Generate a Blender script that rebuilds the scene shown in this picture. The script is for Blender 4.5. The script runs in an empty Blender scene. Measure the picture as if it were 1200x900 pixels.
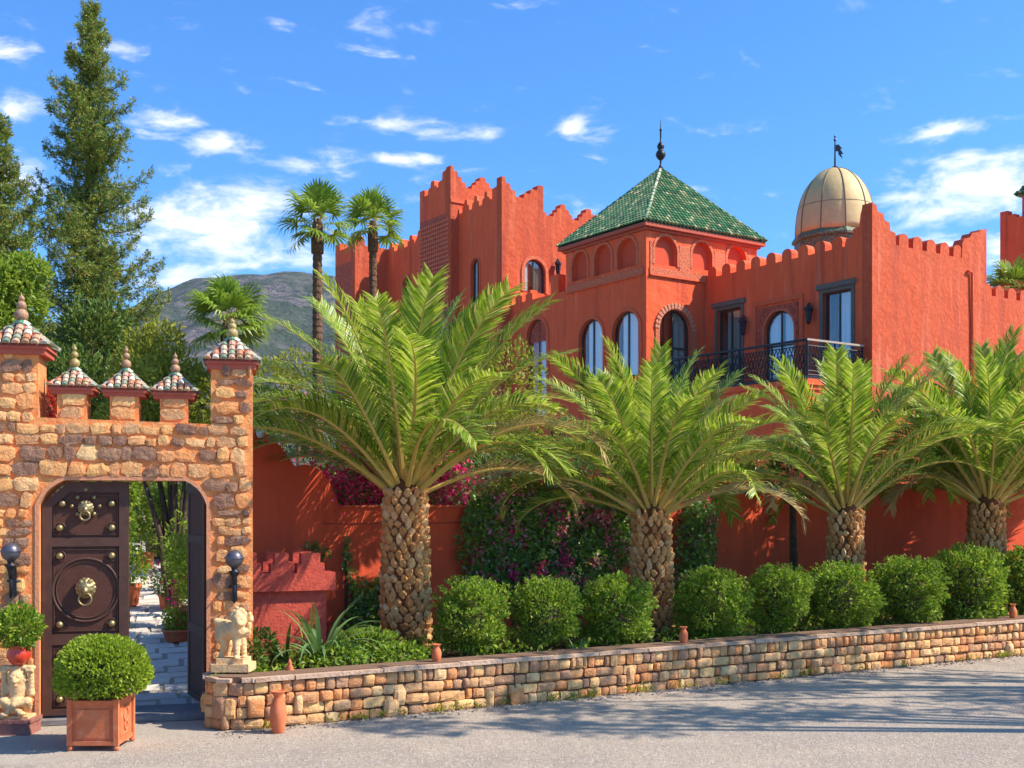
import bpy, bmesh, math, random
import numpy as np
from mathutils import Vector, Matrix
from mathutils.geometry import tessellate_polygon
random.seed(7); rng = np.random.default_rng(7)
PI = math.pi
S = bpy.context.scene
COL = S.collection
# ------------------------------------------------------------------ camera
F = 1337.0; EYE = 2.5; HOR = 590.0
cd = bpy.data.cameras.new('camera'); cam = bpy.data.objects.new('camera', cd); COL.objects.link(cam)
cam.location = (0, 0, EYE); cam.rotation_euler = (PI/2, 0, 0)
cd.sensor_width = 36; cd.lens = 36*F/1200; cd.shift_y = (HOR-450)/1200
cd.clip_start = .1; cd.clip_end = 9000
S.camera = cam
S.render.resolution_x = 1024; S.render.resolution_y = 768
# ------------------------------------------------------------------ light
SUN_AZ = Vector((.99, -.13, 0)).normalized(); SUN_EL = math.radians(45)
sd = Vector((SUN_AZ.x*math.cos(SUN_EL), SUN_AZ.y*math.cos(SUN_EL), math.sin(SUN_EL)))
sl = bpy.data.lights.new('sun', 'SUN'); sl.energy = 2.45; sl.angle = math.radians(.5); sl.color = (1, .91, .78)
so = bpy.data.objects.new('sun', sl); COL.objects.link(so)
so.rotation_euler = sd.to_track_quat('Z', 'Y').to_euler()
S.view_settings.view_transform = 'Standard'; S.view_settings.look = 'None'
S.view_settings.exposure = 1.72; S.view_settings.gamma = 1
# ------------------------------------------------------------------ world: sky and clouds
W = bpy.data.worlds.new('World'); S.world = W; W.use_nodes = True
nt = W.node_tree; nt.nodes.clear(); N = nt.nodes.new; L = nt.links.new
wo = N('ShaderNodeOutputWorld'); bg = N('ShaderNodeBackground'); bg.inputs[1].default_value = .15
sky = N('ShaderNodeTexSky'); sky.sky_type = 'NISHITA'; sky.sun_disc = False
sky.sun_elevation = SUN_EL; sky.sun_rotation = math.atan2(SUN_AZ.x, SUN_AZ.y)
sky.altitude = 900; sky.air_density = 1.0; sky.dust_density = 2.5; sky.ozone_density = 2.5
tc = N('ShaderNodeTexCoord')
def wmath(op, a, b=None, c=None):
    n = N('ShaderNodeMath'); n.operation = op
    for i, v in enumerate((a, b, c)):
        if v is None: continue
        if isinstance(v, (int, float)): n.inputs[i].default_value = v
        else: L(v, n.inputs[i])
    return n.outputs[0]
def cdir(px, py):
    return Vector(((px-600)/F, 1, (HOR-py)/F)).normalized()
CL = [(135,58,55,11,.8),(190,135,44,24,1),(255,170,40,16,1),(375,192,60,18,.9),(255,265,120,55,1),(205,330,110,34,.8),
      (510,155,66,15,1),(470,186,46,10,.9),(670,147,17,10,.8),(490,28,75,26,.75),(325,28,32,10,.7),(1150,222,110,46,1.1),
      (1110,155,66,13,.8),(1130,285,120,22,.9),(15,130,42,18,.9),(20,215,55,36,.9),(15,62,40,12,.7),(600,6,45,10,.7),(282,104,22,9,.6),
      (300,225,90,22,.9),(1045,290,40,12,.6)]
acc = None
for (px, py, rx, rz, w) in CL:
    c = cdir(px, py)
    vs = N('ShaderNodeVectorMath'); vs.operation = 'SUBTRACT'; L(tc.outputs['Generated'], vs.inputs[0]); vs.inputs[1].default_value = c
    vm = N('ShaderNodeVectorMath'); vm.operation = 'MULTIPLY'; L(vs.outputs[0], vm.inputs[0]); vm.inputs[1].default_value = (F/rx, F/rx, F/rz)
    ln = N('ShaderNodeVectorMath'); ln.operation = 'LENGTH'; L(vm.outputs[0], ln.inputs[0])
    d = wmath('MULTIPLY', wmath('MAXIMUM', wmath('SUBTRACT', 1.35, ln.outputs['Value']), 0), .5*w)
    acc = d if acc is None else wmath('MAXIMUM', acc, d)
mp = N('ShaderNodeMapping'); L(tc.outputs['Generated'], mp.inputs[0]); mp.inputs['Scale'].default_value = (1, 1, 2.6)
mp.inputs['Rotation'].default_value = (0, .12, 0)
nz = N('ShaderNodeTexNoise'); L(mp.outputs[0], nz.inputs['Vector']); nz.inputs['Scale'].default_value = 16
nz.inputs['Detail'].default_value = 9; nz.inputs['Roughness'].default_value = .62; nz.inputs['Distortion'].default_value = .35
dens = wmath('SUBTRACT', wmath('ADD', wmath('MULTIPLY', nz.outputs['Fac'], 2.4), wmath('MULTIPLY', acc, 1.2)), 1.41)
mr = N('ShaderNodeMapRange'); mr.interpolation_type = 'SMOOTHSTEP'; L(dens, mr.inputs[0])
mr.inputs[1].default_value = -.04; mr.inputs[2].default_value = .85; mr.inputs[3].default_value = 0; mr.inputs[4].default_value = .92
hs = N('ShaderNodeHueSaturation'); L(sky.outputs[0], hs.inputs['Color']); hs.inputs['Saturation'].default_value = 1.1; hs.inputs['Value'].default_value = 1.35
tn = N('ShaderNodeMix'); tn.data_type = 'RGBA'; tn.blend_type = 'MULTIPLY'; tn.inputs[0].default_value = 1; L(hs.outputs[0], tn.inputs[6]); tn.inputs[7].default_value = (.145, .295, .43, 1)
mx = N('ShaderNodeMix'); mx.data_type = 'RGBA'; L(mr.outputs[0], mx.inputs[0]); L(tn.outputs[2], mx.inputs[6])
mx.inputs[7].default_value = (3.2, 3.1, 3.1, 1)
L(mx.outputs[2], bg.inputs[0]); L(bg.outputs[0], wo.inputs[0])

# ------------------------------------------------------------------ materials
def mat(name, cols, rough=.85, var=None, noise=None, bump=None, trans=0, metal=0, spec=.3, vor=None, streak=None):
    """cols: list of colours; var 'obj'/'island' picks among them; noise=(scale, colour2, amount); bump=(scale, dist)"""
    m = bpy.data.materials.new(name); m.use_nodes = True; t = m.node_tree; n = t.nodes; l = t.links
    b = n['Principled BSDF']; out = n['Material Output']
    b.inputs['Roughness'].default_value = rough; b.inputs['Metallic'].default_value = metal
    b.inputs['Specular IOR Level'].default_value = spec
    if isinstance(cols[0], (int, float)): cols = [cols]
    if var:
        src = n.new('ShaderNodeObjectInfo').outputs['Random'] if var == 'obj' else n.new('ShaderNodeNewGeometry').outputs['Random Per Island']
        r = n.new('ShaderNodeValToRGB'); l.new(src, r.inputs[0]); r.color_ramp.interpolation = 'LINEAR'
        el = r.color_ramp.elements
        while len(el) < len(cols): el.new(.5)
        for i, c in enumerate(cols): el[i].position = i/(len(cols)-1); el[i].color = (*c, 1)
        col = r.outputs[0]
    else:
        rg = n.new('ShaderNodeRGB'); rg.outputs[0].default_value = (*cols[0], 1); col = rg.outputs[0]
    g = n.new('ShaderNodeNewGeometry')
    for (sc, c2, am, lo, hi) in (noise or []):
        z = n.new('ShaderNodeTexNoise'); l.new(g.outputs['Position'], z.inputs['Vector']); z.inputs['Scale'].default_value = sc
        z.inputs['Detail'].default_value = 6; z.inputs['Roughness'].default_value = .6
        q = n.new('ShaderNodeMapRange'); l.new(z.outputs['Fac'], q.inputs[0]); q.inputs[1].default_value = lo; q.inputs[2].default_value = hi
        q.inputs[4].default_value = am
        x = n.new('ShaderNodeMix'); x.data_type = 'RGBA'; l.new(q.outputs[0], x.inputs[0]); l.new(col, x.inputs[6]); x.inputs[7].default_value = (*c2, 1)
        col = x.outputs[2]
    for (sc, c2, am, lo, hi) in (streak or []):
        mpn = n.new('ShaderNodeMapping'); l.new(g.outputs['Position'], mpn.inputs[0]); mpn.inputs['Scale'].default_value = (sc, sc, sc*.09)
        z = n.new('ShaderNodeTexNoise'); l.new(mpn.outputs[0], z.inputs['Vector']); z.inputs['Scale'].default_value = 1; z.inputs['Detail'].default_value = 5; z.inputs['Roughness'].default_value = .65
        q = n.new('ShaderNodeMapRange'); l.new(z.outputs['Fac'], q.inputs[0]); q.inputs[1].default_value = lo; q.inputs[2].default_value = hi; q.inputs[4].default_value = am
        x = n.new('ShaderNodeMix'); x.data_type = 'RGBA'; l.new(q.outputs[0], x.inputs[0]); l.new(col, x.inputs[6]); x.inputs[7].default_value = (*c2, 1)
        col = x.outputs[2]
    if vor:
        sc, c2, lo, hi = vor
        z = n.new('ShaderNodeTexVoronoi'); l.new(g.outputs['Position'], z.inputs['Vector']); z.inputs['Scale'].default_value = sc
        q = n.new('ShaderNodeMapRange'); l.new(z.outputs['Color'], q.inputs[0]); q.inputs[1].default_value = lo; q.inputs[2].default_value = hi
        x = n.new('ShaderNodeMix'); x.data_type = 'RGBA'; l.new(q.outputs[0], x.inputs[0]); l.new(col, x.inputs[6]); x.inputs[7].default_value = (*c2, 1)
        col = x.outputs[2]
    l.new(col, b.inputs['Base Color'])
    if bump:
        prev = None
        for (sc, ds) in bump:
            z = n.new('ShaderNodeTexNoise'); l.new(g.outputs['Position'], z.inputs['Vector']); z.inputs['Scale'].default_value = sc
            z.inputs['Detail'].default_value = 7; z.inputs['Roughness'].default_value = .6
            bm_ = n.new('ShaderNodeBump'); bm_.inputs['Distance'].default_value = ds; bm_.inputs['Strength'].default_value = 1
            l.new(z.outputs['Fac'], bm_.inputs['Height'])
            if prev: l.new(prev, bm_.inputs['Normal'])
            prev = bm_.outputs[0]
        l.new(prev, b.inputs['Normal'])
    if trans:
        tr = n.new('ShaderNodeBsdfTranslucent'); l.new(col, tr.inputs[0])
        ms = n.new('ShaderNodeMixShader'); ms.inputs[0].default_value = trans
        l.new(b.outputs[0], ms.inputs[1]); l.new(tr.outputs[0], ms.inputs[2]); l.new(ms.outputs[0], out.inputs[0])
    return m
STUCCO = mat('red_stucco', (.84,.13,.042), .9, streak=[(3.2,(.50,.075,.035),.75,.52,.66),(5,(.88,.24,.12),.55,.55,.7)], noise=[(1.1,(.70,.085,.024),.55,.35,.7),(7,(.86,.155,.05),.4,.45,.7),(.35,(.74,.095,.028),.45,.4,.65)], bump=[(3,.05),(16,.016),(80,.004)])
STUCCO_R = mat('rough_red_stucco_sunlit', (.53,.088,.034), .95, streak=[(2.6,(.38,.065,.035),.75,.52,.66),(4,(.66,.19,.10),.6,.55,.7)], noise=[(1.6,(.54,.075,.022),.6,.35,.7),(9,(.72,.15,.06),.5,.45,.7)], bump=[(2.2,.05),(9,.022),(40,.006)])  # stucco copy for sun-facing walls, base colour lowered to offset the direct sun
WALLRED = mat('garden_wall_red', (.76,.10,.034), .9, streak=[(4,(.50,.07,.03),.6,.52,.68)], noise=[(.8,(.50,.06,.022),.6,.35,.7),(5,(.70,.12,.045),.35,.5,.7)], bump=[(4,.012),(60,.003)])
PATTERN = mat('carved_plaster_pink', (.62,.13,.07), .9, noise=[(14,(.32,.06,.04),.9,.48,.6)], bump=[(14,.10),(40,.02)])
TRIM = mat('trim_red', (.72,.13,.05), .9, noise=[(9,(.55,.08,.03),.5,.4,.7)], bump=[(24,.02)])
CARVED = mat('carved_trim_pink', (.76,.20,.09), .9, noise=[(26,(.46,.09,.045),.8,.45,.6)], bump=[(26,.05)])
NICHE = mat('niche_plaster', (.60,.08,.032), .9, bump=[(12,.01)])
TERRA = mat('terracotta', (.60,.15,.055), .75, noise=[(10,(.70,.27,.13),.5,.45,.7)], bump=[(50,.004)])
TERRA_RED = mat('glazed_red_pot', (.55,.045,.02), .25, spec=.6)
SCORNICE = mat('cornice_red', (.48,.10,.055), .8, noise=[(12,(.34,.07,.05),.5,.4,.7)], bump=[(40,.006)])
MORTAR = mat('gate_mortar', (.88,.27,.08), .95, noise=[(22,(.38,.15,.08),.7,.54,.66),(8,(.88,.44,.16),.7,.4,.65),(3,(.72,.20,.07),.5,.45,.7)], bump=[(30,.02),(120,.004)])
GSTONE = mat('gate_stone_tan', [(.80,.37,.12),(.86,.47,.17),(.68,.27,.08),(.90,.56,.25),(.84,.29,.08),(.60,.34,.15),(.50,.24,.11),(.86,.42,.13)], .9, 'obj',
   noise=[(11,(.40,.17,.07),.7,.52,.64),(5,(.86,.30,.09),.7,.45,.65),(40,(.88,.62,.34),.5,.5,.7)], bump=[(14,.03),(70,.008)])
GDARK = mat('gate_stone_dark', [(.20,.09,.055),(.30,.15,.09),(.25,.11,.06),(.38,.20,.11)], .85, 'obj', noise=[(14,(.45,.26,.15),.7,.5,.66)], bump=[(16,.03),(70,.008)])
WJOINT = mat('wall_joint_shade', (.20,.115,.07), .95, bump=[(40,.02)])  # dark tone stands in for the shadow between the dry-laid stones
WSTONE = mat('wall_stone', [(.72,.35,.12),(.82,.48,.18),(.58,.22,.07),(.76,.27,.07),(.50,.23,.10),(.84,.52,.23),(.64,.30,.11),(.36,.19,.11),(.78,.39,.13)], .85, 'obj',
   noise=[(12,(.38,.19,.11),.6,.45,.7),(40,(.68,.47,.3),.45,.5,.7)], bump=[(12,.03),(55,.009)])
ROADM = mat('road_gravel', (.43,.335,.25), .95, noise=[(.35,(.34,.27,.21),.9,.38,.62),(1.6,(.50,.39,.28),.6,.48,.66),(26,(.23,.19,.165),.7,.50,.64),(80,(.52,.45,.37),.4,.52,.62)],
   vor=(34,(.54,.46,.38),.62,1.0), streak=None, bump=[(45,.03),(9,.02)])
SAND = mat('sandy_ground', (.44,.37,.29), .95, noise=[(1.2,(.34,.28,.22),.7,.35,.7),(50,(.25,.2,.17),.6,.48,.62)], bump=[(60,.015),(8,.02)])
SOIL = mat('bed_soil', (.10,.055,.03), 1, noise=[(14,(.05,.03,.02),.7,.4,.7)], bump=[(20,.05)])
GARDEN = mat('garden_soil', (.36,.27,.16), 1, noise=[(2,(.20,.18,.08),.6,.45,.65)], bump=[(10,.05)])
PATHM = mat('path_base', (.40,.34,.27), .95, bump=[(30,.02)])
FLAG = mat('flagstone', [(.64,.56,.46),(.72,.63,.52),(.54,.48,.42),(.66,.58,.50)], .8, 'obj', noise=[(6,(.46,.40,.35),.6,.42,.7)], bump=[(10,.015),(60,.004)])
MOUNT = mat('mountain_scrub', (.17,.135,.13), 1, noise=[(.05,(.03,.05,.022),.95,.47,.53),(.16,(.05,.06,.03),.8,.52,.58),(.012,(.05,.07,.035),.75,.42,.58),(.02,(.26,.20,.17),.6,.55,.66)], bump=[(.03,16),(.12,4)])
DOOR = mat('dark_wood_door', (.095,.034,.020), .7, noise=[(6,(.12,.045,.03),.7,.4,.7),(40,(.04,.016,.012),.5,.45,.7)], bump=[(60,.004)], spec=.25)
DOORF = mat('door_frame_dark', (.095,.042,.028), .65, noise=[(9,(.045,.02,.016),.6,.4,.7)], spec=.3)
BRASS = mat('aged_brass', (.34,.26,.12), .45, metal=.7, noise=[(40,(.2,.15,.08),.6,.45,.65)])
IRON = mat('black_iron', (.03,.03,.035), .45, metal=.5)
LAMPM = mat('lamp_globe_pewter', (.13,.12,.14), .35, metal=.6)
LIME = mat('carved_limestone', (.76,.48,.22), .9, noise=[(16,(.50,.28,.15),.7,.45,.7),(50,(.74,.58,.38),.5,.5,.7)], bump=[(30,.015)])
PINKST = mat('pink_block', (.34,.13,.10), .9, noise=[(12,(.20,.08,.07),.7,.4,.7)], bump=[(20,.02)])
ZEL = mat('green_roof_tile', [(.035,.14,.045),(.055,.19,.07),(.11,.24,.09),(.025,.09,.035),(.24,.28,.12),(.06,.16,.06),(.52,.46,.22)], .55, 'island', spec=.35)
ZEL2 = mat('gate_roof_tile', [(.03,.14,.08),(.66,.58,.42),(.45,.17,.09),(.05,.20,.12),(.60,.38,.24),(.50,.20,.10),(.09,.17,.10),(.70,.62,.48),(.42,.24,.14)], .4, 'island', spec=.5)
RIDGE = mat('pale_ridge_tile', (.55,.50,.33), .5)
DRUMM = mat('green_mosaic', (.07,.10,.05), .5, noise=[(14,(.22,.19,.10),.8,.47,.55)])
GOLD = mat('dome_gold_sheet', (.60,.41,.17), .6, metal=.05, noise=[(2.5,(.46,.32,.15),.6,.4,.7),(9,(.68,.52,.28),.4,.5,.7)], bump=[(5,.012)])
SEAM = mat('dome_seam', (.20,.14,.08), .6)
CURT = mat('white_curtain', (.86,.88,.90), .8, trans=.15)
CURTD = mat('beige_curtain', (.30,.24,.19), .9)
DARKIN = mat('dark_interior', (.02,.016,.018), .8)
WOODF = mat('window_frame_dark', (.06,.045,.035), .6)
STONEF = mat('grey_stone_frame', (.13,.115,.095), .85, noise=[(20,(.22,.18,.14),.6,.45,.65)], bump=[(30,.02)])
m = bpy.data.materials.new('window_glass'); m.use_nodes = True; t = m.node_tree
gl = t.nodes.new('ShaderNodeBsdfGlossy'); gl.inputs['Roughness'].default_value = .03; tp = t.nodes.new('ShaderNodeBsdfTransparent')
ms = t.nodes.new('ShaderNodeMixShader'); ms.inputs[0].default_value = .09
t.links.new(tp.outputs[0], ms.inputs[1]); t.links.new(gl.outputs[0], ms.inputs[2]); t.links.new(ms.outputs[0], t.nodes['Material Output'].inputs[0]); GLASS = m
def leafm(name, cols, trans=.45, rough=.5): return mat(name, cols, rough, 'island', trans=trans, spec=.35)
LF_SHRUB = leafm('shrub_leaf', [(.17,.31,.018),(.27,.43,.025),(.08,.17,.012),(.38,.49,.035),(.20,.25,.03),(.15,.25,.02),(.55,.60,.10)])
LF_TOP = leafm('topiary_leaf', [(.27,.37,.02),(.36,.46,.03),(.17,.27,.015),(.45,.54,.06),(.24,.34,.02)])
LF_VINE = leafm('vine_leaf', [(.20,.36,.04),(.30,.47,.05),(.11,.22,.03),(.34,.42,.22),(.13,.22,.04),(.24,.33,.05)], .3, .35)
LF_CON = leafm('conifer_leaf', [(.10,.19,.025),(.20,.30,.035),(.05,.11,.02),(.32,.36,.05),(.13,.22,.03),(.44,.28,.06),(.25,.35,.04)], .3, .6)
LF_BUSH = leafm('bush_leaf', [(.24,.27,.02),(.36,.37,.03),(.14,.18,.02),(.48,.45,.05),(.26,.28,.02)], .4)
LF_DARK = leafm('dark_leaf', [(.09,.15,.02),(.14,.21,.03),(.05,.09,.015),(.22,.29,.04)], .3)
LF_LIME = leafm('lime_leaf', [(.26,.36,.03),(.36,.44,.05),(.18,.28,.03)], .45)
LF_BANANA = leafm('banana_leaf', [(.14,.30,.04),(.20,.40,.06),(.10,.22,.03)], .45, .4)
LF_FAN = leafm('fan_palm_leaf', [(.18,.28,.025),(.26,.37,.035),(.10,.18,.02),(.38,.46,.06)], .45, .4)
LF_PALM = leafm('date_palm_leaflet', [(.18,.30,.02),(.30,.42,.025),(.08,.17,.02),(.44,.53,.04),(.62,.60,.16),(.20,.32,.025)], .45, .38)
STRAP = leafm('strap_leaf', [(.06,.15,.03),(.12,.24,.06),(.30,.38,.18)], .3)
FLOW = leafm('magenta_bract', [(.70,.02,.12),(.80,.04,.22),(.58,.012,.08),(.84,.16,.32)], .4)
FLOW2 = leafm('red_orange_flower', [(.70,.10,.02),(.65,.04,.06),(.75,.25,.05)], .4)
FLOWP = leafm('pink_flower', [(.70,.22,.28),(.62,.08,.14),(.72,.40,.42)], .4)
RACH = mat('frond_rachis', (.56,.38,.09), .55)
SCARM = mat('leaf_base_scar', [(.66,.29,.08),(.76,.39,.13),(.48,.19,.05),(.84,.52,.23),(.58,.24,.065)], .9, 'obj', noise=[(25,(.30,.16,.08),.6,.45,.7)], bump=[(40,.012)])
PTRUNK = mat('palm_trunk_core', (.17,.055,.02), .95, bump=[(30,.03)])
FTRUNK = mat('fan_palm_trunk', (.20,.095,.045), .95, noise=[(12,(.10,.05,.03),.8,.42,.6)], bump=[(14,.08)])
BARK = mat('bark', (.12,.075,.045), .95, noise=[(12,(.06,.035,.02),.7,.4,.6)], bump=[(14,.04)])
WHITE = mat('white_plastic', (.7,.7,.7), .4)

# ------------------------------------------------------------------ object helpers
ORG = {}
def props(o, label=None, cat=None, group=None, kind=None):
    if label: o['label'] = label
    if cat: o['category'] = cat
    if group: o['group'] = group
    if kind: o['kind'] = kind
    return o
def thing(name, loc, label, cat, group=None):
    o = bpy.data.objects.new(name, None); COL.objects.link(o); o.location = loc; o.empty_display_size = .2
    ORG[o] = Vector(loc); return props(o, label, cat, group)
class B:
    def __init__(s): s.v = []; s.f = []; s.mi = []
    def add(s, vs, fs, mi=0):
        k = len(s.v); s.v += [tuple(v) for v in vs]; s.f += [tuple(i+k for i in f) for f in fs]; s.mi += [mi]*len(fs); return s
    def box(s, a, b, M=None, mi=0):
        vs = [Vector((x, y, z)) for z in (a[2], b[2]) for y in (a[1], b[1]) for x in (a[0], b[0])]
        if M: vs = [M @ v for v in vs]
        return s.add(vs, [(0,2,3,1),(4,5,7,6),(0,1,5,4),(2,6,7,3),(0,4,6,2),(1,3,7,5)], mi)
    def tube(s, pts, rs, n=8, mi=0, cap=True):
        pts = [Vector(p) for p in pts]; k0 = []; vs = []; fs = []
        if not isinstance(rs, (list, tuple)): rs = [rs]*len(pts)
        ref = None
        for i, p in enumerate(pts):
            d = (pts[min(i+1, len(pts)-1)]-pts[max(i-1, 0)])
            if d.length < 1e-9: d = Vector((0,0,1))
            d.normalize()
            if ref is None: ref = d.orthogonal().normalized()
            ref = (ref-d*ref.dot(d)); ref = ref.normalized() if ref.length > 1e-6 else d.orthogonal().normalized()
            w = d.cross(ref)
            for j in range(n):
                a = 2*PI*j/n; vs.append(p+(ref*math.cos(a)+w*math.sin(a))*rs[i])
        for i in range(len(pts)-1):
            for j in range(n):
                fs.append((i*n+j, i*n+(j+1) % n, (i+1)*n+(j+1) % n, (i+1)*n+j))
        if cap: fs.append(tuple(range(n-1, -1, -1))); fs.append(tuple((len(pts)-1)*n+j for j in range(n)))
        return s.add(vs, fs, mi)
    def lathe(s, c, prof, n=16, mi=0, ph=0):
        c = Vector(c); vs = []; fs = []
        for (r, z) in prof:
            for j in range(n):
                a = 2*PI*j/n+ph; vs.append(c+Vector((r*math.cos(a), r*math.sin(a), z)))
        for i in range(len(prof)-1):
            for j in range(n): fs.append((i*n+j, i*n+(j+1) % n, (i+1)*n+(j+1) % n, (i+1)*n+j))
        fs.append(tuple(range(n-1, -1, -1))); fs.append(tuple((len(prof)-1)*n+j for j in range(n)))
        return s.add(vs, fs, mi)
    def ball(s, c, r, n=10, sc=(1,1,1), mi=0):
        c = Vector(c); m_ = n//2; vs = []; fs = []
        for i in range(m_+1):
            t_ = PI*i/m_
            for j in range(n):
                a = 2*PI*j/n; vs.append(c+Vector((r*sc[0]*math.sin(t_)*math.cos(a), r*sc[1]*math.sin(t_)*math.sin(a), r*sc[2]*math.cos(t_))))
        for i in range(m_):
            for j in range(n): fs.append((i*n+j, i*n+(j+1) % n, (i+1)*n+(j+1) % n, (i+1)*n+j))
        return s.add(vs, fs, mi)
    def prism(s, M, outer, holes=(), zf=0., zb=-.4, mi=0):
        loops = [list(outer)]+[list(h) for h in holes]
        flat = [p for lp in loops for p in lp]
        tris = tessellate_polygon([[Vector((p[0], p[1], 0)) for p in lp] for lp in loops])
        n = len(flat)
        vs = [M @ Vector((p[0], p[1], zf)) for p in flat]+[M @ Vector((p[0], p[1], zb)) for p in flat]
        fs = [tuple(t_) for t_ in tris]+[tuple(i+n for i in reversed(t_)) for t_ in tris]
        k = 0
        for lp in loops:
            for i in range(len(lp)):
                a, b = k+i, k+(i+1) % len(lp); fs.append((a, b, b+n, a+n))
            k += len(lp)
        return s.add(vs, fs, mi)
    def mesh(s, name, mats, origin=(0,0,0), smooth=False, merge=True):
        o = Vector(origin); me = bpy.data.meshes.new(name)
        me.from_pydata([(v[0]-o.x, v[1]-o.y, v[2]-o.z) for v in s.v], [], s.f)
        if not isinstance(mats, (list, tuple)): mats = [mats]
        for m_ in mats: me.materials.append(m_)
        me.polygons.foreach_set('material_index', s.mi)
        if merge:
            bm = bmesh.new(); bm.from_mesh(me)
            bmesh.ops.remove_doubles(bm, verts=bm.verts, dist=1e-5); bmesh.ops.recalc_face_normals(bm, faces=bm.faces); bm.to_mesh(me); bm.free()
        me.polygons.foreach_set('use_smooth', [smooth]*len(me.polygons))
        me.update(); return me
    def build(s, name, mats, parent=None, origin=None, smooth=False, merge=True, **kw):
        org = ORG[parent] if parent else Vector(origin or (0,0,0))
        o = bpy.data.objects.new(name, s.mesh(name, mats, org, smooth, merge)); COL.objects.link(o)
        if parent: o.parent = parent
        else: o.location = org
        ORG[o] = org; return props(o, **kw)
def inst(name, me, parent, loc, rot=(0,0,0), scale=(1,1,1), M=None, **kw):
    o = bpy.data.objects.new(name, me); COL.objects.link(o)
    if parent: o.parent = parent; base = ORG[parent]
    else: base = Vector((0,0,0))
    if M is not None: o.matrix_basis = Matrix.Translation(Vector(loc)-base) @ M
    else: o.location = Vector(loc)-base; o.rotation_euler = rot; o.scale = scale
    ORG[o] = Vector(loc)
    return props(o, **kw)
def npmesh(name, V, Q, mats, mi=None, smooth=False):
    V = np.asarray(V, dtype=np.float32).reshape(-1, 3); Q = np.asarray(Q, dtype=np.int32)
    me = bpy.data.meshes.new(name); k = Q.shape[1]
    me.vertices.add(len(V)); me.vertices.foreach_set('co', V.ravel())
    me.loops.add(Q.size); me.loops.foreach_set('vertex_index', Q.ravel())
    me.polygons.add(len(Q)); me.polygons.foreach_set('loop_start', np.arange(0, Q.size, k, dtype=np.int32))
    try: me.polygons.foreach_set('loop_total', np.full(len(Q), k, dtype=np.int32))
    except Exception: pass
    if not isinstance(mats, (list, tuple)): mats = [mats]
    for m_ in mats: me.materials.append(m_)
    if mi is not None: me.polygons.foreach_set('material_index', np.asarray(mi, dtype=np.int32))
    me.polygons.foreach_set('use_smooth', np.full(len(Q), smooth, dtype=bool))
    me.update(calc_edges=True); me.validate(); return me
def nrm(a): return a/np.maximum(np.linalg.norm(a, axis=1, keepdims=True), 1e-9)
def rdir(n): return nrm(rng.normal(size=(n, 3)))
def leaves(P, D, Ls, Wr=.5, fold=.15, Nf=None):
    """diamond leaves at P along D (arrays), length Ls -> verts, quads"""
    n = len(P); D = nrm(D); R = rdir(n) if Nf is None else Nf; Wv = nrm(np.cross(D, R)); Nn = np.cross(Wv, D)
    Ls = np.broadcast_to(np.asarray(Ls), (n,))[:, None]
    V = np.stack([P, P+D*Ls*.5+Wv*Ls*Wr*.5+Nn*Ls*fold, P+D*Ls, P+D*Ls*.5-Wv*Ls*Wr*.5+Nn*Ls*fold], 1)
    return V.reshape(-1, 3), np.arange(4*n).reshape(n, 4)
def join(parts):
    V = []; Q = []; MI = []; k = 0
    for (v, q, mi) in parts:
        V.append(v); Q.append(q+k); k += len(v); MI.append(np.full(len(q), mi))
    return np.concatenate(V), np.concatenate(Q), np.concatenate(MI)
def npobj(name, me, parent=None, loc=(0,0,0), **kw):
    return inst(name, me, parent, loc, **kw)

def P3(px, py, Y): return Vector(((px-600)/F*Y, Y, EYE+(HOR-py)/F*Y))
class Face:
    def __init__(s, O, d):
        s.O = Vector((O[0], O[1])); s.d = Vector(d).normalized(); s.n = Vector((s.d.y, -s.d.x))
        s.M = Matrix(((s.d.x, 0, s.n.x, s.O.x), (s.d.y, 0, s.n.y, s.O.y), (0, 1, 0, 0), (0, 0, 0, 1)))
        s.rz = math.atan2(s.d.y, s.d.x)
    def s_(s, px):
        k = (px-600)/F; return (k*s.O.y-s.O.x)/(s.d.x-k*s.d.y)
    def z_(s, px, py):
        t_ = s.s_(px); return EYE+(HOR-py)/F*(s.O.y+s.d.y*t_)
    def sz(s, px, py): return (s.s_(px), s.z_(px, py))
    def w(s, a, z, o=0): return s.M @ Vector((a, z, o))
def arch(a, b, z0, z1, pts=10, pointed=0.0):
    """outline of an arched opening, semicircle top reaching z1"""
    r = (b-a)/2; c = (a+b)/2; zs = max(z1-r*(1+pointed), z0+.05); out = [(a, z0), (b, z0)]
    for i in range(pts+1):
        t_ = PI*i/pts; out.append((c+r*math.cos(t_), zs+(z1-zs)*math.sin(t_)))
    return out
def rect(a, b, z0, z1): return [(a, z0), (b, z0), (b, z1), (a, z1)]

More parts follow.
